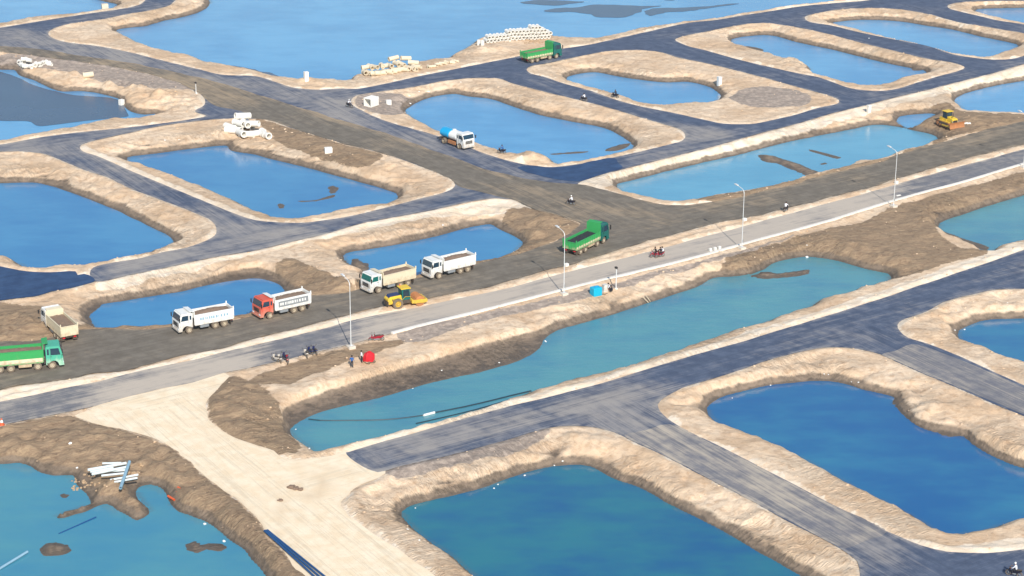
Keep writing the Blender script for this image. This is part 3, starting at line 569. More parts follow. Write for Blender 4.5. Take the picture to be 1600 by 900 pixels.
A['pale'] = np.maximum(A['pale'], (.55 * np.exp(-np.maximum(dRo - .2, 0) / .9) + n2 * 1.1) * (dRo < 4) * (A['mud'] < .5) * (1 + .6 * n1))
_ca = np.abs(wx * math.cos(R(35)) + wy * math.sin(R(35))) / gn; _cb = np.abs(wx * math.cos(R(122)) + wy * math.sin(R(122))) / gn
A['gdir'] = sstep(_cb - _ca, -.2, .2); A['gw'] = (1 - sstep(dW, 4, 8)) * sstep(dW, 0, .6) * sstep(fbm(XX, YY, 14, 2, 77), -.15, .15)
def grid_mesh(name, mask_faces, Z, mat, attrs, **k):
    idx = -np.ones((NY, NX), int); use = np.zeros((NY, NX), bool)
    use[:-1, :-1] |= mask_faces; use[1:, :-1] |= mask_faces; use[:-1, 1:] |= mask_faces; use[1:, 1:] |= mask_faces
    idx[use] = np.arange(use.sum())
    co = np.stack([XX[use], YY[use], Z[use]], 1).astype(np.float32)
    j, i = np.nonzero(mask_faces)
    F = np.stack([idx[j, i], idx[j, i+1], idx[j+1, i+1], idx[j+1, i]], 1)
    me = bpy.data.meshes.new(name); me.vertices.add(len(co)); me.vertices.foreach_set('co', co.ravel())
    me.loops.add(F.size); me.loops.foreach_set('vertex_index', F.ravel().astype(np.int32))
    me.polygons.add(len(F)); me.polygons.foreach_set('loop_start', np.arange(0, F.size, 4, dtype=np.int32)); me.polygons.foreach_set('loop_total', np.full(len(F), 4, np.int32))
    me.polygons.foreach_set('use_smooth', np.ones(len(F), bool))
    me.update(calc_edges=True)
    for a, arr in attrs.items():
        at = me.attributes.new(a, 'FLOAT', 'POINT'); at.data.foreach_set('value', arr[use].astype(np.float32))
    me.materials.append(M[mat]); o = bpy.data.objects.new(name, me); C.objects.link(o); return setp(o, **k)
# leave out bed far under water inside the fine region (nothing shows through the turbid water)
ground = grid_mesh('ground', np.ones((NY - 1, NX - 1), bool), H, 'sand', A, kind='structure', label='bare tan sand and mud banks around the ponds')

# ------------------------------------------------------------------ water sheets, one per pond
WM = {'far': ('428dbf', '5aa2cf', 1.0, .07), 'mid': ('2a78ac', '3f8ab6', .5, .03), 'turq': ('3c7f98', '54959c', 1.2, .07), 'turq2': ('3f88a4', '5296a2', .5, .04),
      'deep': ('12598a', '287886', .4, .03), 'deepb': ('165f96', '2e7c9e', .4, .03), 'green': ('5098b8', '60a6c2', .9, .06)}
for k, (a, b, rp, ro) in WM.items(): M['w_' + k] = mat_water('water_' + k, HX(a), HX(b), rp, ro)
def water_sheet(name, i, mat, label):
    pl = pond_polys[list(PONDS)[i]]
    m = (pid == i)
    pad = m.copy()
    for _ in range(3):
        q = pad.copy(); q[1:] |= pad[:-1]; q[:-1] |= pad[1:]; q[:, 1:] |= pad[:, :-1]; q[:, :-1] |= pad[:, 1:]; pad = q
    pad &= (~inW) | m
    msk = pad[:-1, :-1]
    grid_mesh(name, msk, np.full((NY, NX), ZW), mat, {'shore': SHORE}, kind='structure', label=label)
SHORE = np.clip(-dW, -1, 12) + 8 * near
WLAB = ['wide pale blue lake across the top of the site','small lake in the upper left corner','pond half filled by dark wet silt at upper left','blue pond at the left edge','blue pond ringed by a road with concrete pipes on its far bank','pond behind the blue tanker truck','small pond beside the marker block','pond north of the crossing roads','second pond in the north row','pond cut by the upper right corner','pond behind the bulldozer','puddle left of the bulldozer','long pond divided by a mud bar','pond behind the two white trucks','pond behind the white and red cab trucks','long turquoise pond between the two main roads','turquoise pond at the right edge','turquoise pond with the pipe stack','deep blue pond at the bottom centre','large deep blue pond at lower right','deep blue pond on the right edge']
for i, (k, v) in enumerate(PONDS.items()): water_sheet('pond_water' if 'lake' not in k else 'lake_water', i, 'w_' + v[0], WLAB[i])

SL = ['dark wet silt flat filling most of the upper left pond', 'largest dark silt patch in the top lake', 'long dark silt patch right of the largest one in the top lake', 'dark silt patch left of the largest one in the top lake', 'tiny dark silt patch at the top edge', 'dark silt strip along the near shore of the lake', 'dark silt patch at the top right edge']
for i, (bh, px) in enumerate(SILT):
    pl = poly(px, ZW, seed=160 + i, amp=1.5 if i else .4, sc=4.0, step=.8); n = len(pl)
    me = bpy.data.meshes.new('silt_flat'); bm = bmesh.new(); bm.faces.new([bm.verts.new((x, y, ZW + .03)) for x, y in pl]); bmesh.ops.triangulate(bm, faces=bm.faces); bm.normal_update()
    for f in bm.faces:
        if f.normal.z < 0: f.normal_flip()
    bm.to_mesh(me); bm.free(); me.materials.append(M['silt']); o = bpy.data.objects.new('silt_flat', me); C.objects.link(o); setp(o, kind='structure', label=SL[i])
# ------------------------------------------------------------------ road sheets
edgeA = distf([pN, pS] + iN + iS, 8.0)[0]
edgeD = distf([pD], 8.0)[0]; edgeG = distf([pG], 8.0)[0]; edgeT = distf([pT], 8.0)[0]
dustA = np.maximum.reduce([.6 * zone_w([(-60,30),(200,0),(500,130),(900,270),(720,330),(140,445),(80,300),(-60,240)], 6, 89)] + [zone_w(z, 2.5, 90 + i) for i, z in enumerate([
  [(540,700),(700,655),(900,620),(1000,600),(1060,620),(1020,650),(1000,690),(900,665),(760,690),(600,740)],
  [(0,40),(120,60),(300,105),(420,130),(560,140),(560,175),(700,220),(860,285),(700,250),(400,150),(0,78)],
  [(340,350),(480,355),(520,372),(400,395),(280,412),(150,440),(150,420)],
  [(900,640),(980,610),(1060,600),(1030,640),(990,690)],
  [(1020,190),(1120,200),(1150,215),(1000,255),(980,240),(1060,225)],
  [(1310,850),(1385,830),(1420,850),(1380,880)],
  [(-20,220),(120,215),(200,250),(120,250),(0,235)]])])
dustG = 1.7 * zone_w([(560,540),(600,485),(900,410),(1200,335),(1400,285),(1400,320),(900,452),(620,520)], 4, 120)
def dirw(polys, a=R(35), b=R(122)):
    d, x, y = distf(polys, 8.0); n = np.sqrt(x * x + y * y) + 1e-6
    ca = np.abs(x * -math.sin(a) + y * math.cos(a)) / n; cb = np.abs(x * -math.sin(b) + y * math.cos(b)) / n
    w_ = np.where(d < 7.9, sstep(cb - ca, -.25, .25), 0)
    for _ in range(3):
        w_ = (w_ + np.roll(w_, 3, 0) + np.roll(w_, -3, 0) + np.roll(w_, 3, 1) + np.roll(w_, -3, 1)) / 5
    return w_
dustG = np.maximum(dustG, 1.9 * zone_w([(140,632),(200,585),(330,555),(420,535),(400,572),(350,585),(200,622)], 3.5, 121, amp=1.5))
def ruts(paths, half=.95, wd=.22):
    o = np.zeros((NY, NX))
    for i, px in enumerate(paths):
        d = distf([poly(px, step=1.5, amp=.25, sc=6, seed=200 + i, closed=False)], 3.0, closed=False)[0]
        o = np.maximum(o, np.exp(-((d - half) / wd) ** 2))
    return o * np.clip(.75 + 1.2 * fbm(XX, YY, 5, 3, 55), 0, 1)
rT = ruts([[(170,640),(260,655),(340,710),(430,790),(520,880),(600,960)],[(240,620),(300,650),(380,720),(470,790),(560,870),(640,950)],[(200,650),(280,690),(350,750),(440,840),(500,920)],[(300,605),(300,650),(340,700),(430,735),(540,735),(620,715)],[(320,600),(312,645),(350,690),(440,728),(560,722)],[(440,830),(470,770),(520,730),(600,715)],[(600,880),(540,820),(510,770),(530,735),(600,712)]], wd=.25)
rD = ruts([[(0,575),(150,553),(300,528),(500,480),(700,442),(900,388),(1050,350),(1250,305),(1600,208)],[(0,590),(200,560),(400,512),(600,463),(800,418),(950,375),(1100,335),(1300,287),(1600,203)],[(60,75),(300,128),(500,186),(700,252),(860,300),(1000,335),(1200,315)],[(200,105),(400,165),(600,228),(760,285),(860,330),(900,375),(850,405),(700,445)],[(1040,345),(900,318),(760,272),(560,215)]], wd=.3)
rS = ruts([[(560,722),(700,688),(850,650),(1000,612),(1150,572),(1300,530),(1450,482),(1600,428)],[(600,712),(750,668),(900,630),(1050,590),(1200,548),(1400,488),(1600,415)],[(900,640),(980,650),(1060,695),(1200,765),(1340,835)],[(1150,575),(1030,615),(1010,650),(1070,690),(1200,755)],[(1300,530),(1400,530),(1480,570),(1600,625)],
  [(0,232),(100,235),(200,268),(300,320),(400,368),(470,360),(600,335),(720,305)],[(160,430),(300,392),(400,370),(500,355),(650,322)],[(20,60),(200,90),(400,140),(520,160),(700,118),(860,90)],[(420,140),(560,165),(700,218),(820,265),(980,255),(1100,215),(1300,170),(1600,95)]], wd=.3)
DB = {'asphalt': dirw([pN, pS] + iN + iS), 'dirt': dirw([pD]), 'concrete_road': np.zeros((NY, NX)), 'base_course': np.ones((NY, NX)), 'track': dirw([pT]), 'asphalt_new': np.zeros((NY, NX))}
def road(name, loops, holes, z, mat, edge, dust, st=1.3, **k):
    vs = []; es = []
    for lp in loops + holes:
        b = len(vs); n = len(lp); vs += [tuple(p) for p in lp]; es += [(b + i, b + (i + 1) % n) for i in range(n)]
    allp = np.concatenate(loops); x0, y0 = allp.min(0); x1, y1 = allp.max(0)
    gx, gy = np.meshgrid(np.arange(x0, x1, st), np.arange(y0, y1, st)); gx = gx.ravel(); gy = gy.ravel()
    ok = (gy < 560) & (gy > 170) & (abs(gx) < 150)
    gx, gy = gx[ok], gy[ok]
    m = np.zeros(len(gx), bool)
    for lp in loops: m |= inside_pts(lp, gx, gy)
    for lp in holes: m &= ~inside_pts(lp, gx, gy)
    m &= sample(edge, gx, gy) > .35
    vs += list(zip(gx[m], gy[m]))
    ov, oe, of, *_ = delaunay_2d_cdt([Vector(p) for p in vs], es, [], 0, 1e-4)
    ov = np.array([(p.x, p.y) for p in ov]); of = np.array([f for f in of if len(f) == 3])
    c = ov[of].mean(1); keep = np.zeros(len(c), bool)
    for lp in loops: keep |= inside_pts(lp, c[:, 0], c[:, 1])
    for lp in holes: keep &= ~inside_pts(lp, c[:, 0], c[:, 1])
    of = of[keep]
    zz = np.full(len(ov), z)
    me = bpy.data.meshes.new(name); me.from_pydata([(a, b, q) for (a, b), q in zip(ov, zz)], [], [tuple(int(q) for q in f) for f in of])
    bm = bmesh.new(); bm.from_mesh(me)
    for f in bm.faces:
        f.normal_update()
        if f.normal.z < 0: f.normal_flip()
    loose = [v for v in bm.verts if not v.link_faces]; bmesh.ops.delete(bm, geom=loose, context='VERTS'); bm.to_mesh(me); bm.free()
    co = np.empty(len(me.vertices) * 3); me.vertices.foreach_get('co', co); co = co.reshape(-1, 3)
    for nm, arr in (('edge', edge), ('dust', dust), ('dirb', DB[mat])):
        at = me.attributes.new(nm, 'FLOAT', 'POINT'); at.data.foreach_set('value', sample(arr, co[:, 0], co[:, 1]).astype(np.float32))
    me.materials.append(M[mat]); o = bpy.data.objects.new(name, me); C.objects.link(o); return setp(o, kind='structure', **k)
dustD = np.maximum.reduce([zone_w([(-60,72),(0,74),(200,100),(330,130),(420,165),(330,165),(320,150),(200,110),(0,82),(-60,78)], 3, 130),
 .8 * zone_w([(50,68),(200,94),(300,115),(400,144),(500,175),(620,212),(740,255),(800,273),(800,280),(740,264),(620,221),(500,184),(400,152),(200,101)], .8, 131),
 .7 * zone_w([(780,290),(860,300),(960,320),(1060,335),(960,370),(880,340)], 4, 132), .6 * zone_w([(1000,305),(1120,305),(1300,262),(1460,222),(1600,188),(1600,200),(1400,250),(1200,305),(1060,330)], 3, 133)])
dustA = np.maximum(dustA + .6 * rS, 0); dustD = dustD + .7 * rD
print('roads...')
Z0 = np.zeros((NY, NX))
road('sand_track', [pT], [], .000, 'track', edgeT, 1.1 * rT, label='bright pale sand track in the lower left')
road('asphalt_road', [pN], iN, .008, 'asphalt', edgeA, dustA, label='dark asphalt roads of the northern pond blocks')
road('asphalt_road', [pS], iS, .008, 'asphalt', edgeA, dustA, label='dark asphalt road crossing the lower right')
road('base_course_road', [p1], [], .016, 'base_course', edgeA, rS, label='dusty grey side road between the two deep blue ponds')
road('base_course_road', [p2], [], .016, 'base_course', edgeA, Z0, label='dusty grey side road at the right edge')
road('grey_road', [pG], [], .024, 'concrete_road', edgeG, dustG, label='worn grey main road with a white kerb')
road('dirt_road', [pD], [], .032, 'dirt', edgeD, dustD, label='compacted brown haul road beside the grey road')
road('bitumen_patch', [pB], [], .040, 'asphalt_new', distf([pB], 8.0)[0], Z0, label='fresh dark blue bitumen patch at the left edge')
road('bitumen_patch', [pB2], [], .044, 'asphalt_new', distf([pB2], 8.0)[0], Z0, label='fresh blue bitumen patch at the road junction')

def zat(x, y):
    if sample(inR.astype(float), np.array([x]), np.array([y]))[0] > .5: return .035
    return float(max(sample(H, np.array([x]), np.array([y]))[0], ZW))
def G(px, py):
    """ground point seen at a photo pixel"""
    z = 0.0
    for _ in range(4):
        x, y = P(px, py, z); z = zat(x, y)
    return Vector((x, y, z))
# ================================================================== vehicles
print('things...')
def heading(a, b):
    """angle of the ground direction from pixel a to pixel b"""
    p, q = Vector(P(*a)), Vector(P(*b)); d = q - p; return math.atan2(d.y, d.x)
def tyre_prof(r, w):
    return [(r * .58, -w/2), (r * .95, -w/2), (r, -w/2 + .05), (r, w/2 - .05), (r * .95, w/2), (r * .58, w/2)]
def wheel(parent, x, y, r, w, side, tm='rubber', rm='rim'):
    o = MB().lathe(tyre_prof(r, w)).build('wheel', tm, parent, smooth=False); o.location = (x, y, r)
    q = MB().lathe([(.001, side * w * .30), (r * .2, side * w * .42), (r * .24, side * w * .22), (r * .5, side * w * .2), (r * .62, side * w * .44), (r * .62, -side * w * .3), (.001, -side * w * .3)], n=16, closed=False).build('rim', rm, o)
    # wheel nuts
    nb = MB()
    for k in range(8):
        t = 2 * math.pi * k / 8; nb.box(math.cos(t) * r * .36 - .03, math.cos(t) * r * .36 + .03, min(side * w * .18, side * w * .3), max(side * w * .18, side * w * .3), math.sin(t) * r * .36 - .03, math.sin(t) * r * .36 + .03)
    nb.build('wheel_nuts', 'dark', o)
    return o
def cab_part(root, x0, x1, top, mat, trim, glass, W=1.23):
    ax = (x0 + x1) / 2 - .12; r = .66
    arch = [(ax + r * math.cos(t), .52 + r * math.sin(t)) for t in [math.pi * k / 8 for k in range(8, -1, -1)]]
    prof = [(x0, .62), (x0, top - .12), (x0 + .12, top), (x1 - .55, top), (x1 - .32, top - .12), (x1 - .04, 1.95), (x1, 1.75), (x1, .55), (x1 - .12, .45), (ax + r, .45)] + arch[::-1] + [(ax - r, .62)]
    c = MB().prism(prof, -W, W).build('cab', mat, root, bevel=.035)
    f = lambda t: (x1 - .32 + .28 * t, top - .12 + (1.95 - top + .12) * t)
    a, b = f(.06), f(.92)
    MB().prism([(a[0] + .005, a[1]), (a[0] + .045, a[1] + .01), (b[0] + .045, b[1]), (b[0] + .005, b[1])], -W + .12, W - .12).build('windshield', glass, c)
    MB().tube([(x1 - .02, -.5, 2.0), (x1 - .1, .1, 2.35)], .015, 5).tube([(x1 - .02, .3, 2.0), (x1 - .1, .8, 2.35)], .015, 5).build('wiper', 'dark', c)
    for s in (-1, 1):
        y0, y1 = sorted((s * (W - .02), s * (W + .015)))
        MB().prism([(x0 + .62, 1.95), (x0 + .62, top - .28), (x1 - .52, top - .28), (x1 - .3, 1.95)], y0, y1).build('side_window', glass, c)
        y0, y1 = sorted((s * (W - .02), s * (W + .012)))
        MB().box(x0 + .17, x0 + .42, y0, y1, 2.0, top - .35).build('rear_side_window', glass, c)
        y0, y1 = sorted((s * (W - .01), s * (W + .03)))
        MB().box(x0 + .62, x0 + .78, y0, y1, 1.72, 1.78).build('door_handle', 'dark', c)
        # door seam
        y0, y1 = sorted((s * (W - .01), s * (W + .006)))
        MB().box(x0 + .55, x0 + .575, y0, y1, 1.15, top - .2).box(x1 - .2, x1 - .175, y0, y1, 1.05, 1.9).build('door_seam', 'dark', c)
        yc = s * (W + .28)
        MB().tube([(x1 - .2, s * W, top - .35), (x1 - .02, yc, top - .35), (x1 - .02, yc, 1.95), (x1 - .2, s * W, 1.95)], .02, 5).box(x1 - .06, x1 + .02, yc - .11, yc + .11, 2.0, top - .42).build('mirror', 'dark', c)
        y0, y1 = sorted((s * .72, s * 1.08))
        MB().box(x1 + .002, x1 + .07, y0, y1, .72, .92).build('headlight', 'lampglass', c, bevel=.02)
        MB().box(ax - .85, ax - .68, min(s * .95, s * (W + .02)), max(s * .95, s * (W + .02)), .45, .9).build('mud_guard', 'dark', c)
    g = MB()
    for k in range(4): g.box(x1 - .01, x1 + .035, -.75, .75, 1.12 + .15 * k, 1.22 + .15 * k)
    g.build('grille', trim, c)
    MB().box(x1 - .05, x1 + .10, -W - .01, W + .01, .45, .70).build('bumper', mat if trim == 'dark' else trim, root, bevel=.03)
    MB().box(x1 - .6, x1 - .42, -W + .05, W - .05, top + .002, top + .05).build('sun_visor', mat, c)
    return c
def dump_truck(axles, body, bedm, loadm, label, group, ribs=0, four=False, load_h=.35, canopy=True, zt=None, panel=None, trim='dark', glass='cabglass'):
    root = empty('dump_truck', (0, 0, 0), label=label)
    root['category'] = 'truck'; root['group'] = group
    if four: xf, xr, c0, c1, b0, b1, ztop, top = 3.3, -3.4, 2.55, 4.75, -4.7, 2.15, 2.75, 3.15
    else: xf, xr, c0, c1, b0, b1, ztop, top = 2.6, -2.6, 2.1, 4.1, -3.95, 1.75, 2.45, 2.95
    if zt: ztop = zt
    hz = 3.5 if four else 3.0
    cab_part(root, c0, c1, top, body, trim, glass)
    MB().box(b0 + .2, c1 - .4, -.48, -.34, .72, .98).box(b0 + .2, c1 - .4, .34, .48, .72, .98).box(b0 + .2, b0 + .35, -.34, .34, .74, .96).box(-.3, -.1, -.34, .34, .74, .96).build('chassis', 'dark', root)
    for x in axles[0]:
        for s in (-1, 1): wheel(root, x, s * 1.08, .54, .3, s)
    for x in axles[1]:
        MB().tube([(x, -.9, .54), (x, .9, .54)], .09, 6).build('axle', 'dark', root)
        for s in (-1, 1): wheel(root, x, s * .98, .54, .52, s)
    for s in (-1, 1):
        x0, x1 = (-1.0, .7) if four else (-.35, .95)
        y0, y1 = sorted((s * .55, s * 1.15)); MB().box(x0, x1, y0, y1, .5, .95).build('fuel_tank' if s < 0 else 'side_box', 'cream' if four else 'grey', root, bevel=.06)
        y0, y1 = sorted((s * .6, s * 1.2)); MB().box(b0 + .35, b0 + .42, y0, y1, .3, .95).build('mud_flap', 'dark', root)
    W = 1.24; zf = 1.2; bed = MB()
    bed.box(b0, b1, -W + .08, W - .08, zf - .12, zf)
    for s in (-1, 1):
        y0, y1 = sorted((s * W, s * (W - .08)))
        bed.prism([(b0, zf - .14), (b1, zf - .14), (b1, ztop + .1), (b0 + .1, ztop), (b0, ztop)], y0, y1)
        y0, y1 = sorted((s * (W + .05), s * (W - .1)))
        bed.box(b0, b1 - .1, y0, y1, ztop + .002, ztop + .09)
        bed.box(b0, b1, *sorted((s * (W + .03), s * (W - .02))), zf - .2, zf - .05)
    bo = bed.build('bed', bedm, root)
    if four:
        for s in (-1, 1): MB().box(b0 + .02, b1 - .02, *sorted((s * (W + .005), s * (W + .025))), zf - .02, zf + .5 if not zt else zf + .3).build('dusty_lower_panel', 'cream', root)
    hb = MB().box(b1 + .003, b1 + .09, -W - .02, W + .02, zf - .1, hz)
    if canopy: hb.prism([(b1, hz), (b1 + .75, hz + .12), (b1 + .75, hz + .17), (b1, hz + .08)], -W * .9, W * .9)
    for y in (-.8, -.3, .3, .8): hb.box(b1 + .09, b1 + .15, y - .05, y + .05, zf, ztop + .5)
    hb.build('headboard', bedm, root)
    tg = MB().box(b0 - .09, b0 - .01, -W, W, zf - .12, ztop + .05)
    for y in (-1.1, -.55, 0, .55, 1.1): tg.box(b0 - .15, b0 - .09, y - .05, y + .05, zf - .1, ztop)
    tg.box(b0 - .15, b0 - .09, -W, W, ztop - .02, ztop + .08).build('tailgate', bedm, root)
    for s in (-1, 1):
        MB().box(b0 - .1, b0 + .06, *sorted((s * (W + .02), s * (W - .1))), ztop, ztop + .4).build('gate_hinge', bedm, root)
        MB().box(b0 + .1, b0 + .18, *sorted((s * .6, s * .95)), .72, .86).build('tail_light', 'redcloth', root)
        if ribs:
            rb = MB()
            for k in range(ribs):
                x = b0 + .5 + (b1 - b0 - .8) * k / (ribs - 1); rb.box(x - .05, x + .05, *sorted((s * W, s * (W + .06))), zf - .1, ztop)
            rb.build('side_ribs', bedm, root)
        if panel:
            MB().box(b0 + .4, b1 - .5, *sorted((s * W, s * (W + .02))), zf + .22, ztop - .18).build('side_panel', panel[0], root)
            lt = MB(); random.seed(5)
            x = b0 + .8
            while x < b1 - .9:
                wd = random.uniform(.12, .28); lt.box(x, x + wd, *sorted((s * (W + .02), s * (W + .028))), zf + .45, ztop - .42); x += wd + random.uniform(.06, .22)
            lt.build('worn_lettering', panel[1], root)
    if not four:
        MB().tube([(b1 + .2, -.9, .9), (b1 + .2, -.9, 2.6)], .07, 7).build('exhaust_stack', 'dark', root)
        MB().box(b1 + .12, c0 - .05, .5, 1.15, .9, 2.1).build('air_filter', 'dark', root)
    # load: its own thing inside the bed
    nx, ny = 26, 12; v = []; f = []
    for i in range(nx):
        for j in range(ny):
            u, w_ = i / (nx - 1), j / (ny - 1); x = b0 + .05 + (b1 - b0 - .1) * u; y = -W + .1 + (2 * W - .2) * w_
            z = ztop - .28 + load_h * (math.sin(math.pi * u) ** .7 * math.sin(math.pi * w_) ** .8) + .10 * (random.random() - .5)
            v.append((x, y, z))
    for i in range(nx - 1):
        for j in range(ny - 1): f.append((i * ny + j, (i+1) * ny + j, (i+1) * ny + j + 1, i * ny + j + 1))
    k = len(v); v += [(b0 + .05, -W + .1, zf + .01), (b1 - .05, -W + .1, zf + .01), (b1 - .05, W - .1, zf + .01), (b0 + .05, W - .1, zf + .01)]
    f += [(k, k+1, k+2, k+3), tuple([k, k+1] + [i * ny for i in range(nx - 1, -1, -1)]), tuple([k+3, k+2] + [i * ny + ny - 1 for i in range(nx - 1, -1, -1)])]
    me = MB(); me.v = v; me.f = f
    load = me.build('soil_load', loadm, None)
    return root, load, (xf, xr)
def place(root, load, ax, F, Rr, side, label=None, load_label=None, hd=None, rot=0.0):
    """F, Rr: photo pixels where the near-side front and rear wheels meet the ground"""
    a, b = Vector(P(*F)), Vector(P(*Rr)); h = math.atan2(a.y - b.y, a.x - b.x) if hd is None else hd
    h += rot; fx, fy = math.cos(h), math.sin(h); mid = (a + b) / 2 if hd is None else b - Vector((fx, fy)) * ax[1] * 1.0
    mx = (ax[0] + ax[1]) / 2 if hd is None else 0
    off = side * 1.2      # near side: +1 = its left side faces the camera
    c = mid - Vector((fx, fy)) * mx - Vector((-fy, fx)) * off
    z = zat(c.x, c.y)
    root.location = (c.x, c.y, z); root.rotation_euler = (0, 0, h)
    if load:
        load.location = (c.x, c.y, z); load.rotation_euler = (0, 0, h)
        load['label'] = load_label; load['category'] = 'soil load'; load['group'] = 'loads heaped in the truck beds'
    return root
AX3 = ((2.6,), (-1.25, -2.6)); AX4 = ((3.3, 1.45), (-2.0, -3.4))
GW = 'dump trucks driving along the haul road'
r, l, a = dump_truck(AX3, 'white', 'white', 'load', 'leftmost of the left-facing white dump trucks, with faint blue writing on its bed', GW, panel=('white', 'pipe_b'), load_h=.5)
place(r, l, a, (297.5, 521.5), (350, 511.5), 1, None, 'brown soil heaped in the leftmost left-facing white truck')
r, l, a = dump_truck(AX3, 'red', 'white', 'load', 'dump truck with a faded red cab and white bed with grey side panel', GW, panel=('grey', 'white'), load_h=.3)
place(r, l, a, (423.5, 498.5), (472, 487.5), 1, None, 'brown soil level in the bed behind the red cab')
r, l, a = dump_truck(AX3, 'white', 'cream', 'load', 'dump truck with white cab and cream bed right behind the yellow roller', GW, load_h=.35, glass='darkteal')
place(r, l, a, (592, 459), (638, 447.5), 1, None, 'brown soil in the cream bed behind the roller')
r, l, a = dump_truck(AX3, 'white', 'white', 'load', 'white dump truck with ribbed bed sides, rightmost of the left-facing trucks', GW, ribs=12, load_h=.45)
place(r, l, a, (688, 436), (730, 426), 1, None, 'brown soil heaped in the ribbed white truck')
r, l, a = dump_truck(AX3, 'white', 'cream', 'load', 'dusty white dump truck seen from behind at the left end of the haul road', GW, load_h=.1)
place(r, l, a, (60, 505), (91, 534), 1, None, 'brown soil in the truck seen from behind at left', hd=R(121))
r, l, a = dump_truck(AX4, 'teal', 'green', 'load', 'green four axle dump truck cut by the left edge of the picture', 'green four axle dump trucks', four=True, load_h=.2, ribs=0)
place(r, l, a, (81.3, 577), (1.3, 584), -1, None, 'pale soil in the green truck at the left edge')
r, l, a = dump_truck(AX4, 'darkteal', 'green', 'load_black', 'green four axle dump truck at the road junction, loaded with black asphalt', 'green four axle dump trucks', four=True, load_h=-.1, ribs=10, zt=2.2)
place(r, l, a, (944.8, 383), (906, 396.5), -1, None, 'black asphalt load in the green truck at the junction', rot=R(9))
r, l, a = dump_truck(AX4, 'darkteal', 'green', 'load', 'green four axle dump truck far away below the white pipe stack', 'green four axle dump trucks', four=True, load_h=-.2, ribs=10, zt=2.15)
place(r, l, a, (867.5, 92), (834, 98.5), -1, None, 'greyish soil in the far green truck below the pipe stack')

# water tanker
def tanker():
    root = empty('tanker_truck', (0, 0, 0), label='water tanker with white cab and sky blue tank beside the tanker pond'); root['category'] = 'tanker truck'; root['label'] = 'water tanker with white cab and a sky blue rear tank half'
    cab_part(root, 1.9, 3.9, 2.9, 'white', 'dark', 'cabglass')
    MB().box(-3.4, 3.4, -.48, -.34, .72, .98).box(-3.4, 3.4, .34, .48, .72, .98).build('chassis', 'dark', root)
    for s in (-1, 1):
        wheel(root, 2.4, s * 1.05, .54, .3, s); wheel(root, -2.2, s * .95, .54, .52, s)
        MB().box(-1.0, 1.2, *sorted((s * .8, s * 1.1)), .45, 1.0).build('side_guard', 'rust', root)
    def ell(x0, x1, n=20, cap=.25):
        vs = []; fs = []; sec = [(x0, .02), (x0 + .04, .8), (x0 + cap, 1.0), (x1 - cap, 1.0), (x1 - .04, .8), (x1, .02)]
        for x, k in sec:
            for i in range(n):
                t = 2 * math.pi * i / n; vs.append((x, 1.18 * k * math.cos(t), 1.9 + .85 * k * math.sin(t)))
        for i in range(len(sec) - 1):
            for j in range(n): fs.append((i*n+j, i*n+(j+1) % n, (i+1)*n+(j+1) % n, (i+1)*n+j))
        return MB().add(vs, fs)
    ell(-3.4, -.85, cap=.12).build('rear_tank', 'tankblue', root, smooth=False)
    ell(-.84, 1.65, cap=.2).build('front_tank', 'white', root, smooth=False)
    MB().lathe([(.001, 2.74), (.35, 2.74), (.35, 2.9), (.001, 2.9)], (-.4, 0, 0), 'z', 14, False).build('manhole', 'white', root)
    MB().box(-3.7, -3.45, -1.1, 1.1, .6, .8).build('rear_bumper', 'dark', root)
    MB().tube([(-3.5, -.5, .9), (-3.7, -.5, .5), (-3.7, .5, .5), (-3.5, .5, .9)], .05, 6).build('spray_bar', 'dark', root)
    return root
t_ = tanker(); place(t_, None, (2.4, -2.2), (717, 233.5), (692, 224.5), -1)

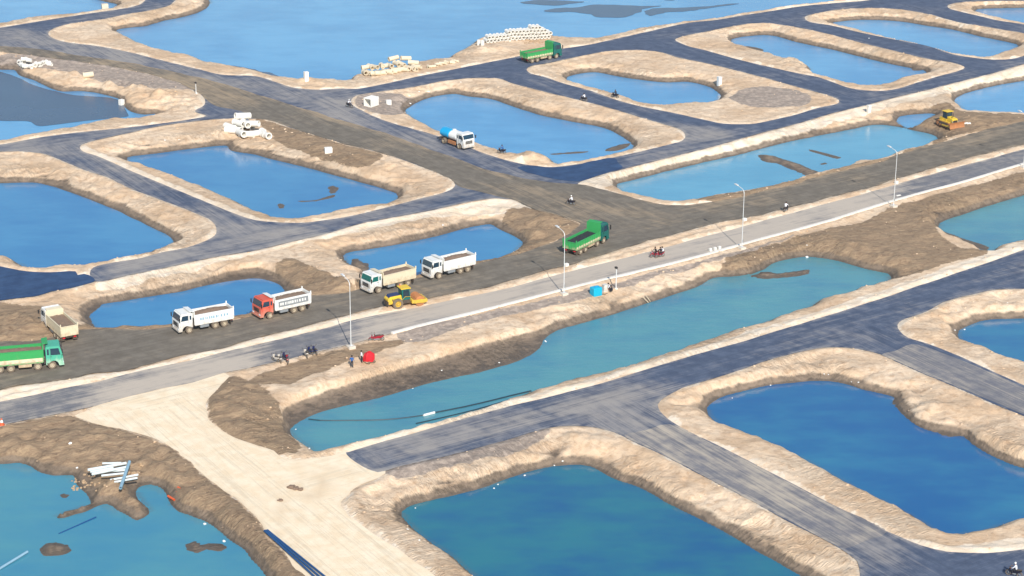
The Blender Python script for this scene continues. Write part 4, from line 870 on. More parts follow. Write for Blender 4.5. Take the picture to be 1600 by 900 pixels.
def roller():
    root = empty('road_roller', (0, 0, 0), label='yellow and black single drum soil roller on the haul road edge'); root['category'] = 'road roller'
    root['label'] = 'yellow and black single drum roller working beside the cream truck'
    for s in (-1, 1): wheel(root, -1.5, s * .85, .78, .55, s, rm='yellow')
    MB().prism([(-2.9, .75), (-2.95, 1.45), (-2.6, 1.85), (-.9, 1.95), (-.7, .75)], -.78, .78).build('engine_hood', 'yellow', root, bevel=.08)
    MB().prism([(-2.75, 1.74), (-2.5, 1.93), (-1.0, 2.02), (-.95, 1.9)], -.6, .6).build('hood_top', 'bikeblue', root)
    g = MB()
    for s in (-1, 1):
        for k in range(4): g.box(-2.3 + .3 * k, -2.12 + .3 * k, *sorted((s * .77, s * .80)), 1.2, 1.5)
    g.build('hood_vents', 'dark', root)
    MB().box(-3.0, -2.85, -.8, .8, .55, 1.2).build('counterweight', 'dark', root, bevel=.03)
    MB().box(-1.0, .5, -.75, .75, .6, 1.15).build('frame', 'dark', root, bevel=.03)
    MB().prism([(-.75, 1.1), (-.8, 2.75), (.35, 2.75), (.6, 1.1)], -.72, .72).build('cab', 'darkteal', root, bevel=.04)
    for s in (-1, 1): MB().prism([(-.6, 1.5), (-.62, 2.6), (.25, 2.6), (.42, 1.5)], *sorted((s * .71, s * .735))).build('cab_window', 'glass', root)
    MB().prism([(.36, 2.6), (.50, 1.6), (.53, 1.6), (.39, 2.6)], -.6, .6).build('front_window', 'glass', root)
    MB().box(-.95, .55, -.85, .85, 2.76, 2.88).build('cab_roof', 'yellow', root, bevel=.04)
    MB().tube([(-.6, .5, 2.88), (-.6, .5, 3.15)], .07, 8).build('beacon', 'orange', root)
    fr = MB()
    for s in (-1, 1): fr.prism([(.9, .55), (.9, 1.05), (2.7, 1.05), (2.95, .85), (2.95, .6), (2.6, .5)], *sorted((s * 1.1, s * 1.25)))
    fr.box(2.72, 2.95, -1.1, 1.1, .62, 1.0); fr.box(.55, .9, -1.25, 1.25, .6, 1.1); fr.build('drum_frame', 'yellow', root, bevel=.03)
    MB().lathe([(.02, -1.05), (.75, -1.05), (.76, 1.05), (.02, 1.05)], (1.85, 0, .76), 'y', 28, False).build('drum', 'rust', root)
    MB().box(.95, 1.15, -1.05, 1.05, 1.0, 1.15).build('scraper', 'rust', root)
    for s in (-1, 1): MB().tube([(.45, s * .75, .9), (.45, s * .95, 1.6), (-.4, s * .95, 1.7), (-.8, s * .8, 1.2)], .025, 5).build('handrail', 'yellow', root)
    return root
r_ = roller(); h = heading((617, 484), (650, 480)) + .08
p = G(622, 481.5); off = Vector((-math.sin(h), math.cos(h), 0)) * .95
r_.location = p + off + Vector((math.cos(h), math.sin(h), 0)) * 1.5; r_.location.z = .035; r_.rotation_euler = (0, 0, h)

def dozer():
    root = empty('bulldozer', (0, 0, 0)); root['label'] = 'yellow bulldozer with rusty blade on dark mud between two ponds'; root['category'] = 'bulldozer'
    for s in (-1, 1):
        y0, y1 = sorted((s * .75, s * 1.25)); out = []
        pts = [(-1.7 + .45 * math.cos(t), .5 + .45 * math.sin(t)) for t in [math.pi * (.5 + k / 8) for k in range(9)]] + [(1.35 + .42 * math.cos(t), .47 + .42 * math.sin(t)) for t in [math.pi * (-.5 + k / 8) for k in range(9)]]
        tr = MB().prism(pts, y0, y1).build('track', 'dark', root)
        pd = MB(); n = len(pts)
        for i in range(n):
            a, b = Vector(pts[i]), Vector(pts[(i + 1) % n]); m = max(1, int((b - a).length / .22))
            for k in range(m):
                c = a + (b - a) * ((k + .5) / m); nn = Vector(((b - a).y, -(b - a).x)).normalized(); tt = (b - a).normalized()
                q = [c - tt * .05, c + tt * .05, c + tt * .05 + nn * .06, c - tt * .05 + nn * .06]
                pd.prism([(v.x, v.y) for v in q], y0 - .02, y1 + .02)
        pd.build('track_pads', 'rust', tr)
        rl = MB()
        for x in (-1.7, -1.0, -.45, .1, .65, 1.35): rl.lathe([(.01, 0), (.3 if abs(x) > 1.2 else .18, 0), (.3 if abs(x) > 1.2 else .18, .06 * s), (.01, .06 * s)], (x, s * 1.26, .48 if abs(x) > 1.2 else .3), 'y', 12, False)
        rl.build('track_rollers', 'rust', tr)
        MB().box(-1.3, 1.2, *sorted((s * .72, s * 1.2)), .96, 1.12).build('fender', 'yellow', root, bevel=.03)
        MB().box(-.3, 2.3, *sorted((s * 1.32, s * 1.46)), .3, .52).build('push_arm', 'yellow', root)
        MB().tube([(1.3, s * .55, 1.55), (2.2, s * .7, .75)], .07, 6).build('lift_cylinder', 'grey', root)
    MB().prism([(.1, .8), (.1, 1.95), (1.5, 1.75), (1.72, 1.6), (1.72, .75)], -.62, .62).build('engine_hood', 'yellow', root, bevel=.06)
    MB().box(1.723, 1.75, -.5, .5, .9, 1.5).build('radiator_grille', 'dark', root)
    MB().prism([(-1.9, .8), (-1.9, 1.5), (-1.5, 1.6), (.1, 1.45), (.1, .8)], -.72, .72).build('rear_body', 'yellow', root, bevel=.05)
    MB().prism([(-1.05, 1.5), (-1.1, 2.75), (-.05, 2.75), (.2, 1.5)], -.7, .7).build('cab', 'dark', root, bevel=.04)
    for s in (-1, 1): MB().prism([(-.95, 1.75), (-.98, 2.62), (-.12, 2.62), (.05, 1.75)], *sorted((s * .69, s * .715))).build('cab_window', 'glass', root)
    MB().prism([(-.03, 2.62), (.14, 1.75), (.165, 1.75), (0, 2.62)], -.58, .58).build('front_window', 'glass', root)
    MB().box(-1.25, .2, -.82, .82, 2.76, 2.88).build('cab_roof', 'yellow', root, bevel=.04)
    MB().tube([(.75, .3, 1.8), (.75, .3, 2.6)], .05, 7).build('exhaust_stack', 'dark', root)
    MB().tube([(1.1, -.3, 1.8), (1.1, -.3, 2.2)], .06, 7).build('air_intake', 'dark', root)
    prof = [(2.35, .12), (2.25, .4), (2.2, .75), (2.26, 1.05), (2.4, 1.28), (2.5, 1.27), (2.37, 1.03), (2.32, .75), (2.37, .42), (2.5, .13)]
    MB().prism(prof, -1.75, 1.75).build('blade', 'rust', root)
    MB().box(-2.35, -1.92, -.5, .5, .55, 1.0).prism([(-2.35, .5), (-2.35, 1.1), (-2.6, 1.1), (-2.75, .1), (-2.65, .1), (-2.5, .5)], -.08, .08).build('ripper', 'rust', root)
    return root
d_ = dozer(); a, b = G(1459, 193.5), G(1490, 203.5)
h = math.atan2(b.y - a.y, b.x - a.x); c = (a + b) / 2 + Vector((-math.sin(h), math.cos(h), 0)) * 1.2
d_.location = (c.x, c.y, max(zat(c.x, c.y), -.3)); d_.rotation_euler = (0, 0, h)

# ================================================================== people and motorbikes
def person_mesh(name, V, E, shirt, legs, skin='skin', zwaist=None, foot=None):
    me = bpy.data.meshes.new(name); me.from_pydata([v[:3] for v in V], E, [])
    o = bpy.data.objects.new(name, me); C.objects.link(o)
    sk = o.modifiers.new('s', 'SKIN'); sk.use_smooth_shade = True
    for i, v in enumerate(V): me.skin_vertices[0].data[i].radius = (v[3], v[3] * (v[4] if len(v) > 4 else 1)); me.skin_vertices[0].data[i].use_root = (i == 0)
    o.modifiers.new('u', 'SUBSURF').levels = 1
    dg = bpy.context.evaluated_depsgraph_get(); m2 = bpy.data.meshes.new_from_object(o.evaluated_get(dg))
    bpy.data.objects.remove(o); m2.name = name
    for mm in (shirt, legs, skin): m2.materials.append(M[mm])
    tags = [v[5] if len(v) > 5 else 0 for v in V]; vv = [Vector(v[:3]) for v in V]
    for p in m2.polygons:
        c = p.center; k = min(range(len(vv)), key=lambda i: (vv[i] - c).length - V[i][3]); p.material_index = tags[k]
    return m2
def skeleton(pose):
    S_, L, K = 0, 1, 2       # shirt, legs, skin
    if pose == 'stand':
        sp = [(0,0,.95,.15,.8,L), (0,0,1.15,.15,.75,S_), (0,0,1.38,.17,.7,S_), (0,0,1.5,.06,1,K), (.01,0,1.6,.09,1,K), (.01,0,1.71,.08,1,K), (.09,0,1.6,.03,1,K)]
        arm = [(0,.2,1.4,.07,1,S_), (0,.27,1.15,.05,1,S_), (.1,.28,.93,.035,1,K), (.14,.27,.85,.035,.6,K)]
        leg = [(0,.1,.9,.1,1,L), (.02,.11,.5,.07,1,L), (0,.12,.1,.05,1,L), (.14,.13,.04,.045,.8,K)]
    elif pose == 'ride':
        sp = [(-.25,0,.82,.15,.8,L), (-.22,0,1.0,.15,.75,S_), (-.12,0,1.22,.17,.7,S_), (-.08,0,1.36,.06,1,K), (-.05,0,1.46,.09,1,K), (-.04,0,1.57,.08,1,K), (.04,0,1.45,.03,1,K)]
        arm = [(-.1,.2,1.24,.07,1,S_), (.08,.3,1.05,.05,1,S_), (.32,.3,1.0,.035,1,K), (.41,.29,1.0,.035,.7,K)]
        leg = [(-.2,.12,.8,.1,1,L), (.2,.18,.72,.075,1,L), (.12,.19,.36,.05,1,L), (.25,.19,.29,.045,.8,K)]
    else:   # crouch
        sp = [(-.1,0,.32,.16,.8,L), (-.06,0,.5,.15,.75,S_), (.05,0,.7,.17,.7,S_), (.09,0,.83,.06,1,K), (.12,0,.93,.09,1,K), (.13,0,1.03,.08,1,K), (.21,0,.92,.03,1,K)]
        arm = [(.06,.2,.72,.07,1,S_), (.2,.26,.52,.05,1,S_), (.42,.16,.5,.035,1,K), (.5,.14,.47,.035,.7,K)]
        leg = [(-.05,.12,.3,.1,1,L), (.32,.17,.5,.075,1,L), (.2,.16,.1,.05,1,L), (.34,.16,.04,.045,.8,K)]
    V = list(sp); E = [(0,1),(1,2),(2,3),(3,4),(4,5),(4,6)]
    for s in (1, -1):
        k = len(V); V += [(x, s * y, z, r, q, t) for x, y, z, r, q, t in arm]; E += [(2, k), (k, k+1), (k+1, k+2), (k+2, k+3)]
        k = len(V); V += [(x, s * y, z, r, q, t) for x, y, z, r, q, t in leg]; E += [(0, k), (k, k+1), (k+1, k+2), (k+2, k+3)]
        # fingers
        h = V[k - 1]; 
        for j in range(4):
            V.append((h[0] + .085 - .01 * abs(j - 1), h[1] + (.03 - .02 * j), h[2] - .03, .010, 1, K)); E.append((k - 1, len(V) - 1))
        V.append((h[0] + .03, h[1] - s * .05, h[2] - .01, .012, 1, K)); E.append((k - 1, len(V) - 1))
    return V, E
_pm = {}
def person(pose, loc, rz, shirt, legs, label, hair='hair', helmet=None, group=None):
    key = (pose, shirt, legs)
    if key not in _pm: _pm[key] = person_mesh('person', *skeleton(pose), shirt, legs)
    o = bpy.data.objects.new('person', _pm[key]); C.objects.link(o); o.location = loc; o.rotation_euler = (0, 0, rz)
    setp(o, label=label, cat='person', group=group)
    hd = Vector({'stand': (.0, 0, 1.68), 'ride': (-.05, 0, 1.54), 'crouch': (.12, 0, 1.0)}[pose])
    prof = [(.001, .13), (.07, .11), (.115, .05), (.125, -.02), (.11, -.06), (.09, -.04)]
    MB().lathe([(a_, b_) for a_, b_ in prof], tuple(hd), 'z', 12, False).build('helmet' if helmet else 'hair', helmet or 'hair', o, smooth=True)
    return o
def motorbike(mat):
    root = empty('motorbike', (0, 0, 0)); root['category'] = 'motorbike'
    for x in (-.6, .62):
        w_ = MB().lathe([(.24, -.05), (.3, -.045), (.3, .045), (.24, .05)], n=18).build('wheel', 'rubber', root); w_.location = (x, 0, .3)
        sp = MB().lathe([(.01, -.04), (.06, -.04), (.06, .04), (.01, .04)], n=10, closed=False)
        for k in range(6):
            t = math.pi * k / 3; sp.tube([(0, 0, 0), (.25 * math.cos(t), 0, .25 * math.sin(t))], .012, 4)
        sp.build('rim', 'grey', w_)
    MB().tube([(.62, -.08, .3), (.48, -.08, .85)], .025, 6).tube([(.62, .08, .3), (.48, .08, .85)], .025, 6).build('fork', 'grey', root)
    MB().tube([(.44, -.36, 1.02), (.47, -.15, .98), (.47, .15, .98), (.44, .36, 1.02)], .02, 6).tube([(.5, 0, .8), (.46, 0, 1.0)], .04, 6).build('handlebar', 'dark', root)
    MB().prism([(.42, .5), (.38, .92), (.52, .95), (.58, .7), (.52, .45)], -.14, .14).build('front_shield', mat, root, bevel=.02)
    MB().prism([(-.85, .72), (-.8, .82), (-.3, .76), (.05, .62), (.4, .6), (.4, .5), (0, .38), (-.45, .45)], -.13, .13).build('body', mat, root, bevel=.03)
    MB().prism([(-.8, .825), (-.78, .89), (-.2, .84), (.12, .78), (.1, .7), (-.3, .765)], -.13, .13).build('seat', 'dark', root, bevel=.02)
    MB().box(-.2, .2, -.1, .1, .22, .42).build('engine', 'grey', root, bevel=.02)
    MB().tube([(.1, -.15, .3), (-.4, -.17, .28), (-.85, -.17, .38)], .04, 7).build('exhaust', 'grey', root)
    MB().prism([(.62 + .34 * math.cos(t), .3 + .34 * math.sin(t)) for t in [math.pi * (.15 + .1 * k) for k in range(8)]] + [(.62 + .31 * math.cos(t), .3 + .31 * math.sin(t)) for t in [math.pi * (.85 - .1 * k) for k in range(8)]], -.07, .07).build('mudguard', mat, root)
    MB().lathe([(.001, .62), (.06, .6), (.07, .52), (.001, .5)], (0, 0, .82), 'x', 10, False).build('headlight', 'lampglass', root)
    for s in (-1, 1): MB().tube([(.45, s * .3, 1.0), (.42, s * .36, 1.16)], .01, 4).box(.4, .42, s * .36 - .05, s * .36 + .05, 1.13, 1.2).build('mirror', 'dark', root)
    return root
_mb = {}
def bike(px, py, rz, mat, label, group='motorbikes', lean=0.0):
    if mat not in _mb: _mb[mat] = motorbike(mat); o = _mb[mat]
    else: o = copy_tree(_mb[mat])
    p = G(px, py); o.location = p; o.rotation_euler = (lean, 0, rz); setp(o, label=label, cat='motorbike', group=group); return o
def ridden(px, py, rz, mat, shirt, blabel, plabel, helmet=None, legs='trousers', two=None):
    b = bike(px, py, rz, mat, blabel, 'ridden motorbikes')
    person('ride', b.location, rz, shirt, legs, plabel, helmet=helmet, group='motorbike riders')
    if two:
        q = b.location - Vector((math.cos(rz), math.sin(rz), 0)) * .35; q.z += .02
        person('ride', q, rz, two[0], legs, two[1], group='motorbike riders')
ridden(892, 320, R(150), 'bikedark', 'tshirt_w', 'black motorbike crossing the haul road junction', 'person in a white shirt riding across the haul road junction', 'white')
ridden(1228, 330, R(60), 'bikedark', 'tshirt_w', 'black motorbike at the edge of the haul road right of the third lamp', 'person in a white shirt riding away beside the haul road', None)
ridden(1031, 402, R(215), 'bikered', 'tshirt_d', 'dark red motorbike on the grey road between the second and third lamps', 'person in dark clothes steering the red motorbike on the grey road', None, two=('tshirt_w', 'person in white riding behind on the red motorbike'))
ridden(1023, 401.5, R(215), 'bikered', 'tshirt_d', 'second red motorbike riding close beside the other on the grey road', 'person in a dark shirt on the left one of the two red motorbikes')
ridden(546, 168, R(-40), 'bikedark', 'tshirt_w', 'black motorbike by the tip of the sand with the box culvert', 'person in a white shirt riding by the box culvert', 'white')
ridden(912, 158, R(140), 'bikedark', 'tshirt_w', 'black motorbike left of two on the far asphalt road', 'person in pale shirt on the left bike of the far asphalt road')
ridden(961, 152, R(140), 'bikedark', 'tshirt_d', 'black motorbike right of two on the far asphalt road', 'person in dark shirt on the right bike of the far asphalt road')
ridden(784, 240, R(150), 'bikedark', 'tshirt_b', 'black motorbike on the sand strip right of the tanker', 'person in a blue shirt riding right of the tanker')
ridden(1584, 900, R(150), 'bikedark', 'tshirt_w', 'black motorbike in the lower right corner of the picture', 'person in a white shirt riding in the lower right corner', 'white')
bike(586, 533, R(200), 'bikered', 'red motorbike parked on the verge right of the first lamp, left one', 'motorbikes parked on the verge')
bike(590.5, 532, R(190), 'bikered', 'red motorbike parked on the verge right of the first lamp, right one', 'motorbikes parked on the verge')
bike(431, 565, R(130), 'white' , 'white motorbike parked leftmost on the verge', 'motorbikes parked on the verge')
bike(437, 566, R(110), 'white', 'white motorbike parked second from left on the verge', 'motorbikes parked on the verge')
bike(446, 563, R(120), 'bikeblue', 'navy motorbike parked right of the two white ones', 'motorbikes parked on the verge')
bike(449, 566, R(100), 'bikered', 'dark red motorbike parked right of the two white ones', 'motorbikes parked on the verge')
bike(478, 558, R(110), 'white', 'white motorbike parked left of the first lamp beside navy bikes', 'motorbikes parked on the verge')
bike(485, 554, R(120), 'bikeblue', 'navy motorbike parked next to the white one near the first lamp', 'motorbikes parked on the verge')
bike(492, 553, R(115), 'bikeblue', 'navy motorbike parked nearest to the first lamp', 'motorbikes parked on the verge')
person('stand', G(550, 575), R(80), 'tshirt_b', 'trousers', 'person in a blue shirt standing below the first lamp')
person('stand', G(565, 567), R(20), 'tshirt_w', 'trousers', 'person in a white shirt standing beside the red tarpaulin')
person('crouch', G(951.5, 453), R(200), 'tshirt_w', 'trousers', 'person in white crouching right of the cyan tank')
person('crouch', G(956, 457), R(170), 'tshirt_d', 'trousers', 'person in black crouching below the short pole')
# three people by the bulldozer blade seen as pale dots
# red tarpaulin over a cart
p = G(577, 566)
rt = empty('covered_cart', p, R(35), label='small cart covered by a bright red tarpaulin near the first lamp'); rt['category'] = 'cart'; rt['label'] = 'small cart covered by a bright red tarpaulin below the first lamp'
v = []; n = 12
for k, (sc, z) in enumerate([(1.0, .25), (1.02, .7), (.9, 1.15), (.55, 1.42), (.02, 1.5)]):
    for i in range(n):
        t = 2 * math.pi * i / n; rr = (1 / max(abs(math.cos(t)), abs(math.sin(t)))) ** .75 * sc * (1 + .09 * math.sin(3 * t + k)); v.append((.72 * rr * math.cos(t), .6 * rr * math.sin(t), z + .06 * math.sin(2 * t + k * 2)))
MB().add(v, [(k*n+i, k*n+(i+1) % n, (k+1)*n+(i+1) % n, (k+1)*n+i) for k in range(4) for i in range(n)]).build('tarpaulin', 'redcloth', rt)
for s in (-1, 1):
    for x in (-.4, .4): MB().lathe([(.12, -.04), (.2, -.04), (.2, .04), (.12, .04)], (x, s * .62, .2), 'y', 12).build('wheel', 'rubber', rt)
MB().box(-.7, .7, -.55, .55, .2, .26).build('cart_floor', 'wood', rt)

# cyan tank and white board
p = G(931, 462)
cy = empty('water_tank', p, R(32)); cy['label'] = 'cyan plastic water tank on the verge behind the kerb'; cy['category'] = 'water tank'
MB().box(-.72, .72, -.6, .6, .08, 1.35).build('tank_body', 'cyan', cy, bevel=.12)
rb = MB()
for x in (-.5, -.17, .17, .5): rb.box(x - .05, x + .05, -.64, -.58, .15, 1.25).box(x - .05, x + .05, .58, .64, .15, 1.25)
rb.build('tank_ribs', 'cyan', cy); MB().lathe([(.001, .1), (.22, .1), (.24, 0), (.001, 0)], (0, 0, 1.36), 'z', 14, False).build('tank_lid', 'tankblue', cy)
MB().box(-.78, .78, -.66, .66, 0, .08).build('pallet', 'wood', cy)
MB().tube([(.72, -.2, .2), (1.4, -.3, .08), (2.2, -.1, .06)], .05, 7).build('outlet_hose', 'dark', cy)
p = G(945, 455)
bx = empty('cabinet', p, R(35)); bx['label'] = 'white upright cabinet between the cyan tank and the short pole'; bx['category'] = 'cabinet'
MB().box(-.36, .36, -.25, .25, .06, 1.0).build('cabinet_body', 'white', bx, bevel=.02); MB().box(-.3, .3, -.275, -.253, .14, .92).build('door', 'white', bx, bevel=.005)
MB().box(-.4, .4, -.3, .3, 1.002, 1.05).build('top', 'white', bx); MB().box(-.4, .4, -.28, .28, 0, .06).build('plinth', 'concrete', bx); MB().box(.18, .23, -.3, -.276, .5, .62).build('handle', 'dark', bx)

# ================================================================== lamps and poles
def lamp():
    root = empty('street_lamp', (0, 0, 0)); root['category'] = 'street lamp'
    MB().tube([(0, 0, .35), (0, 0, 4.5), (0, 0, 8.9)], [.075, .058, .045], 8).build('pole', 'galv', root)
    MB().tube([(0, 0, 8.9), (.12, 0, 9.25), (.5, 0, 9.5), (1.3, 0, 9.68), (1.75, 0, 9.76)], [.06, .05, .045, .04, .04], 8).build('arm', 'galv', root)
    h = MB().prism([(1.6, 9.70), (1.6, 9.82), (2.1, 9.90), (2.45, 9.86), (2.45, 9.82), (2.1, 9.76)], -.15, .15).build('lamp_head', 'galv', root, bevel=.02)
    MB().prism([(1.75, 9.69), (2.35, 9.79), (2.35, 9.75), (1.75, 9.66)], -.11, .11).build('lamp_lens', 'lampglass', h)
    MB().box(-.5, .5, -.5, .5, -.5, .28).build('footing', 'footing', root, bevel=.05)
    MB().box(-.2, .2, -.2, .2, .3, .34).build('base_plate', 'galv', root)
    MB().box(-.1, .1, -.14, -.1, 1.0, 1.5).build('access_door', 'grey', root)
    return root
LAMPS = [((548.5, 543), 'street lamp nearest the parked motorbikes, at left'), ((881, 460), 'street lamp in front of the green truck at the junction, second from left'), ((1159, 388), 'street lamp right of the kerb blocks, third from left'), ((1396, 323), 'street lamp in front of the divided pond, fourth from left'), ((1599, 262), 'street lamp cut by the right edge of the picture')]
l0 = lamp()
for i, ((x, y), lb) in enumerate(LAMPS):
    o = l0 if i == 0 else copy_tree(l0); p = G(x, y); o.location = (p.x, p.y, max(p.z, 0)); o.rotation_euler = (0, 0, R(122))
    setp(o, label=lb, cat='street lamp', group='street lamps along the kerb of the grey road')
def shortpole(px, py, h, lb):
    p = G(px, py); o = empty('short_pole', p, R(120), label=lb); o['category'] = 'pole'
    MB().tube([(0, 0, 0), (0, 0, h)], [.09, .07], 8).build('pole', 'galv', o); MB().box(-.14, .3, -.16, .16, h - .02, h + .26).build('dark_head', 'dark', o, bevel=.05)
    MB().tube([(0, 0, h - .1), (-.4, 0, h + .02)], .02, 5).build('bracket', 'dark', o); MB().box(-.18, .18, -.18, .18, -.2, .08).build('footing', 'concrete', o)
shortpole(962.5, 451, 3.1, 'short white pole with a black head behind the kerb'); shortpole(306.5, 146, 2.0, 'small pole with a dark head at the tip of the sand at upper left')

# kerb: separate stones laid end to end along the grey road
kl = spline([P(a_, b_) for a_, b_ in [(612,522),(650,512),(700,499.5),(750,487.5),(800,475),(850,462),(900,449),(950,437),(1000,425),(1050,413),(1100,400),(1150,386),(1200,372),(1250,359),(1300,345),(1350,329),(1400,314),(1450,300),(1500,287),(1550,272),(1600,257),(1660,240)]], 2.0, closed=False)
kroot = empty('kerb', (kl[0][0], kl[0][1], 0)); kroot['label'] = 'long whitewashed kerb along the near side of the grey road'; kroot['category'] = 'kerb'
km = MB().box(-.985, .985, -.26, .26, -.1, .28).build('kerb_stone', 'kerb', kroot, bevel=.02)
first = True
for i in range(len(kl) - 1):
    a_, b_ = kl[i], kl[i + 1]; ang = math.atan2(b_[1] - a_[1], b_[0] - a_[0]); c = (a_ + b_) / 2; Ls = np.linalg.norm(b_ - a_)
    o = km if first else km.copy()
    if not first: C.objects.link(o); o.parent = kroot
    first = False
    o.location = (c[0] - kl[0][0], c[1] - kl[0][1], random.uniform(-.012, .012)); o.rotation_euler = (0, 0, ang + random.uniform(-.008, .008)); o.scale = (Ls / 2.0, 1, 1)

def block(px, py, sx, sy, sz, name, cat, lb, mat='concrete', rz=35, group=None, hole=False):
    p = G(px, py)
    m = MB()
    if hole:
        t = .12; m.box(-sx/2, -sx/2 + t, -sy/2, sy/2, 0, sz).box(sx/2 - t, sx/2, -sy/2, sy/2, 0, sz).box(-sx/2 + t, sx/2 - t, -sy/2, sy/2, 0, t).box(-sx/2 + t, sx/2 - t, -sy/2, sy/2, sz - t, sz)
    else: m.box(-sx/2, sx/2, -sy/2, sy/2, -.1, sz)
    o = m.build(name, mat, None, bevel=.03); o.location = p; o.rotation_euler = (0, 0, R(rz)); return setp(o, label=lb, cat=cat, group=group)
def column(px, py, w_, h, lb):
    p = G(px, py); o = empty('marker_column', p, R(30), label=lb); o['category'] = 'column'
    MB().box(-w_/2, w_/2, -w_/2, w_/2, -.2, h).build('shaft', 'concrete', o, bevel=.03); MB().box(-w_/2 - .05, w_/2 + .05, -w_/2 - .05, w_/2 + .05, h + .002, h + .1).build('cap', 'concrete', o, bevel=.02)
column(478.5, 124.5, .78, 1.75, 'white concrete column on the lake shore'); column(1123.5, 138.5, .75, 1.6, 'white concrete column at the end of the small pond'); column(1357, 181.5, .62, 1.35, 'white concrete column beside the lower asphalt road at right')
for i, x in enumerate((1110, 1117, 1124)): block(x, 392 - i * 1.6, .42, .4, .42, 'concrete_block', 'block', ['left one of three small white blocks standing on the kerb line', 'middle one of three small white blocks standing on the kerb line', 'right one of three small white blocks standing on the kerb line'][i], group='small blocks on the kerb line')
block(1163.5, 345, .6, .5, .45, 'concrete_block', 'block', 'white block on the sand strip behind the third lamp'); block(885, 416, .6, .5, .45, 'concrete_block', 'block', 'white block on the sand strip behind the second lamp'); block(1400.5, 287, .5, .5, .45, 'concrete_block', 'block', 'white block on the sand strip behind the fourth lamp')
block(1404, 305.5, .9, .35, .08, 'fallen_slab', 'slab', 'white slab lying on the grey road near the fourth lamp')
block(513, 238.5, 1.35, 1.0, .95, 'concrete_box', 'concrete box', 'white concrete box on the bank of the upper left pond', rz=15)
block(607, 163, 1.0, .8, .85, 'concrete_box', 'concrete box', 'white concrete box right of the ribbed box culvert', rz=20)
block(190, 164, .9, .8, 1.1, 'concrete_box', 'concrete box', 'white tilted concrete box at the tip of the silted pond', rz=50)
block(164, 14, 1.5, 1.2, 1.2, 'concrete_box', 'concrete box', 'pale concrete box beside the corner lake', 'concrete_y', rz=20)

# ================================================================== concrete pipes
def pipe_mesh(r, L, n=18, collar=True):
    ri = r * .76; prof = [(ri, -L/2), (r * 1.1 if collar else r, -L/2), (r * 1.1 if collar else r, -L/2 + .22), (r, -L/2 + .3), (r, L/2), (ri, L/2)]
    return MB().lathe(prof, (0, 0, 0), 'x', n)
def mk_pipe(r, L, mat, name='concrete_pipe'):
    return pipe_mesh(r, L).build(name, mat, None)
PG = 'concrete pipes of the long stack by the lake'
base = mk_pipe(.40, 2.2, 'concrete'); usedp = False
A_, B_ = Vector(P(757, 66)), Vector(P(858, 59)); dr = (B_ - A_).normalized(); pa = math.atan2(dr.y, dr.x) + math.pi / 2
def put(o, x, y, z, rz, tilt=0.0, lb='', g='', cat='pipe'):
    o.location = (x, y, z); o.rotation_euler = (0, tilt, rz); return setp(o, label=lb, cat=cat, group=g)
ncol = 18; sp = (B_ - A_).length / ncol
base.data.transform(Matrix.Rotation(math.pi, 4, 'Z'))
rows = {0: (0, 18), 1: (0, 18), 2: (6, 17), 3: (12, 15)}
for rw, (c0, c1) in rows.items():
    for c in range(c0, c1):
        q = A_ + dr * sp * (c + .5 + .5 * (rw % 2)); o = base if not usedp else base.copy()
        if usedp: C.objects.link(o)
        usedp = True
        gz = max(zat(q.x, q.y), 0)
        j = random.uniform(-.15, .15)
        put(o, q.x - dr.y * j, q.y + dr.x * j, gz + .42 + rw * .72, pa + random.uniform(-.04, .04), 0, 'white concrete pipe, %s from the left in the %s row of the long stack' % (ORD[c - c0], ['bottom', 'second', 'third', 'top'][rw]), PG)
def jumble(pts, r, L, mat, lb, g, seed, spread=.6):
    random.seed(seed); b0 = mk_pipe(r, L, mat); first = True
    for (px, py, lv) in pts:
        o = b0 if first else b0.copy()
        if not first: C.objects.link(o)
        first = False
        p = G(px, py); put(o, p.x, p.y, p.z + r * 1.02 + lv * r * 1.7, R(random.choice((-60, -75, -20, 15, 120))) + random.uniform(-.3, .3), random.uniform(-.12, .12), (lb + ', ' + ORD[sorted(pts).index((px, py, lv))] + ' from left') if len(pts) > 1 else lb, g)
# two upright rings left of the stack, one lying on top
for x, y in ((748, 71), (754, 72)):
    o = MB().lathe([(.3, 0), (.4, 0), (.4, 1.2), (.3, 1.2)], (0, 0, 0), 'z', 16).build('upright_pipe', 'concrete', None); p = G(x, y); o.location = p; setp(o, label='white pipe section standing upright at the left end of the long stack', cat='pipe', group='upright pipe sections left of the long stack')
mp = [(570,117,0),(576,117,0),(582,118,0),(588,118,0),(594,117,0),(573,114,1),(579,114,1),(586,114,1),(600,116,0),(606,116,0),(612,115,0),(603,112,1),(609,112,1),(597,112,1),(618,113,0),(624,112,0),(630,112,0),(620,109,1),(627,109,1),(636,111,0),(642,110,0),(648,110,0),(651,108,0),(646,107,1),(615,106,2),(634,106,2)]
jumble(mp, .46, 2.2, 'concrete_y', 'cream concrete pipe in the jumbled heap on the lake shore', 'pipes of the jumbled heap on the lake shore', 3)
sm = [(670 + i * 3.6 + random.uniform(-1, 1), 106 - i * .75 + random.uniform(-1.5, 1.5), 0) for i in range(13)]
jumble(sm, .27, 1.1, 'concrete_y', 'small cream pipe piece scattered right of the jumbled heap', 'pipe pieces scattered on the lake shore', 4)
bp = [(360,212,0),(368,213,0),(377,214,0),(386,215,0),(395,214,0),(403,213,0),(412,213,0),(364,206,0),(374,205,1),(384,206,1),(394,206,1),(372,200,0),(381,199,0),(390,200,0),(380,202,2),(415,216,0)]
jumble(bp, .58, 3.0, 'concrete', 'large white concrete pipe piled on the bank of the upper left pond', 'large pipes piled on the bank of the upper left pond', 6)
jumble([(138, 121, 0)], .55, 2.1, 'concrete_y', 'lone cream concrete pipe lying on the lumpy sand at upper left', 'lone pipe', 9)
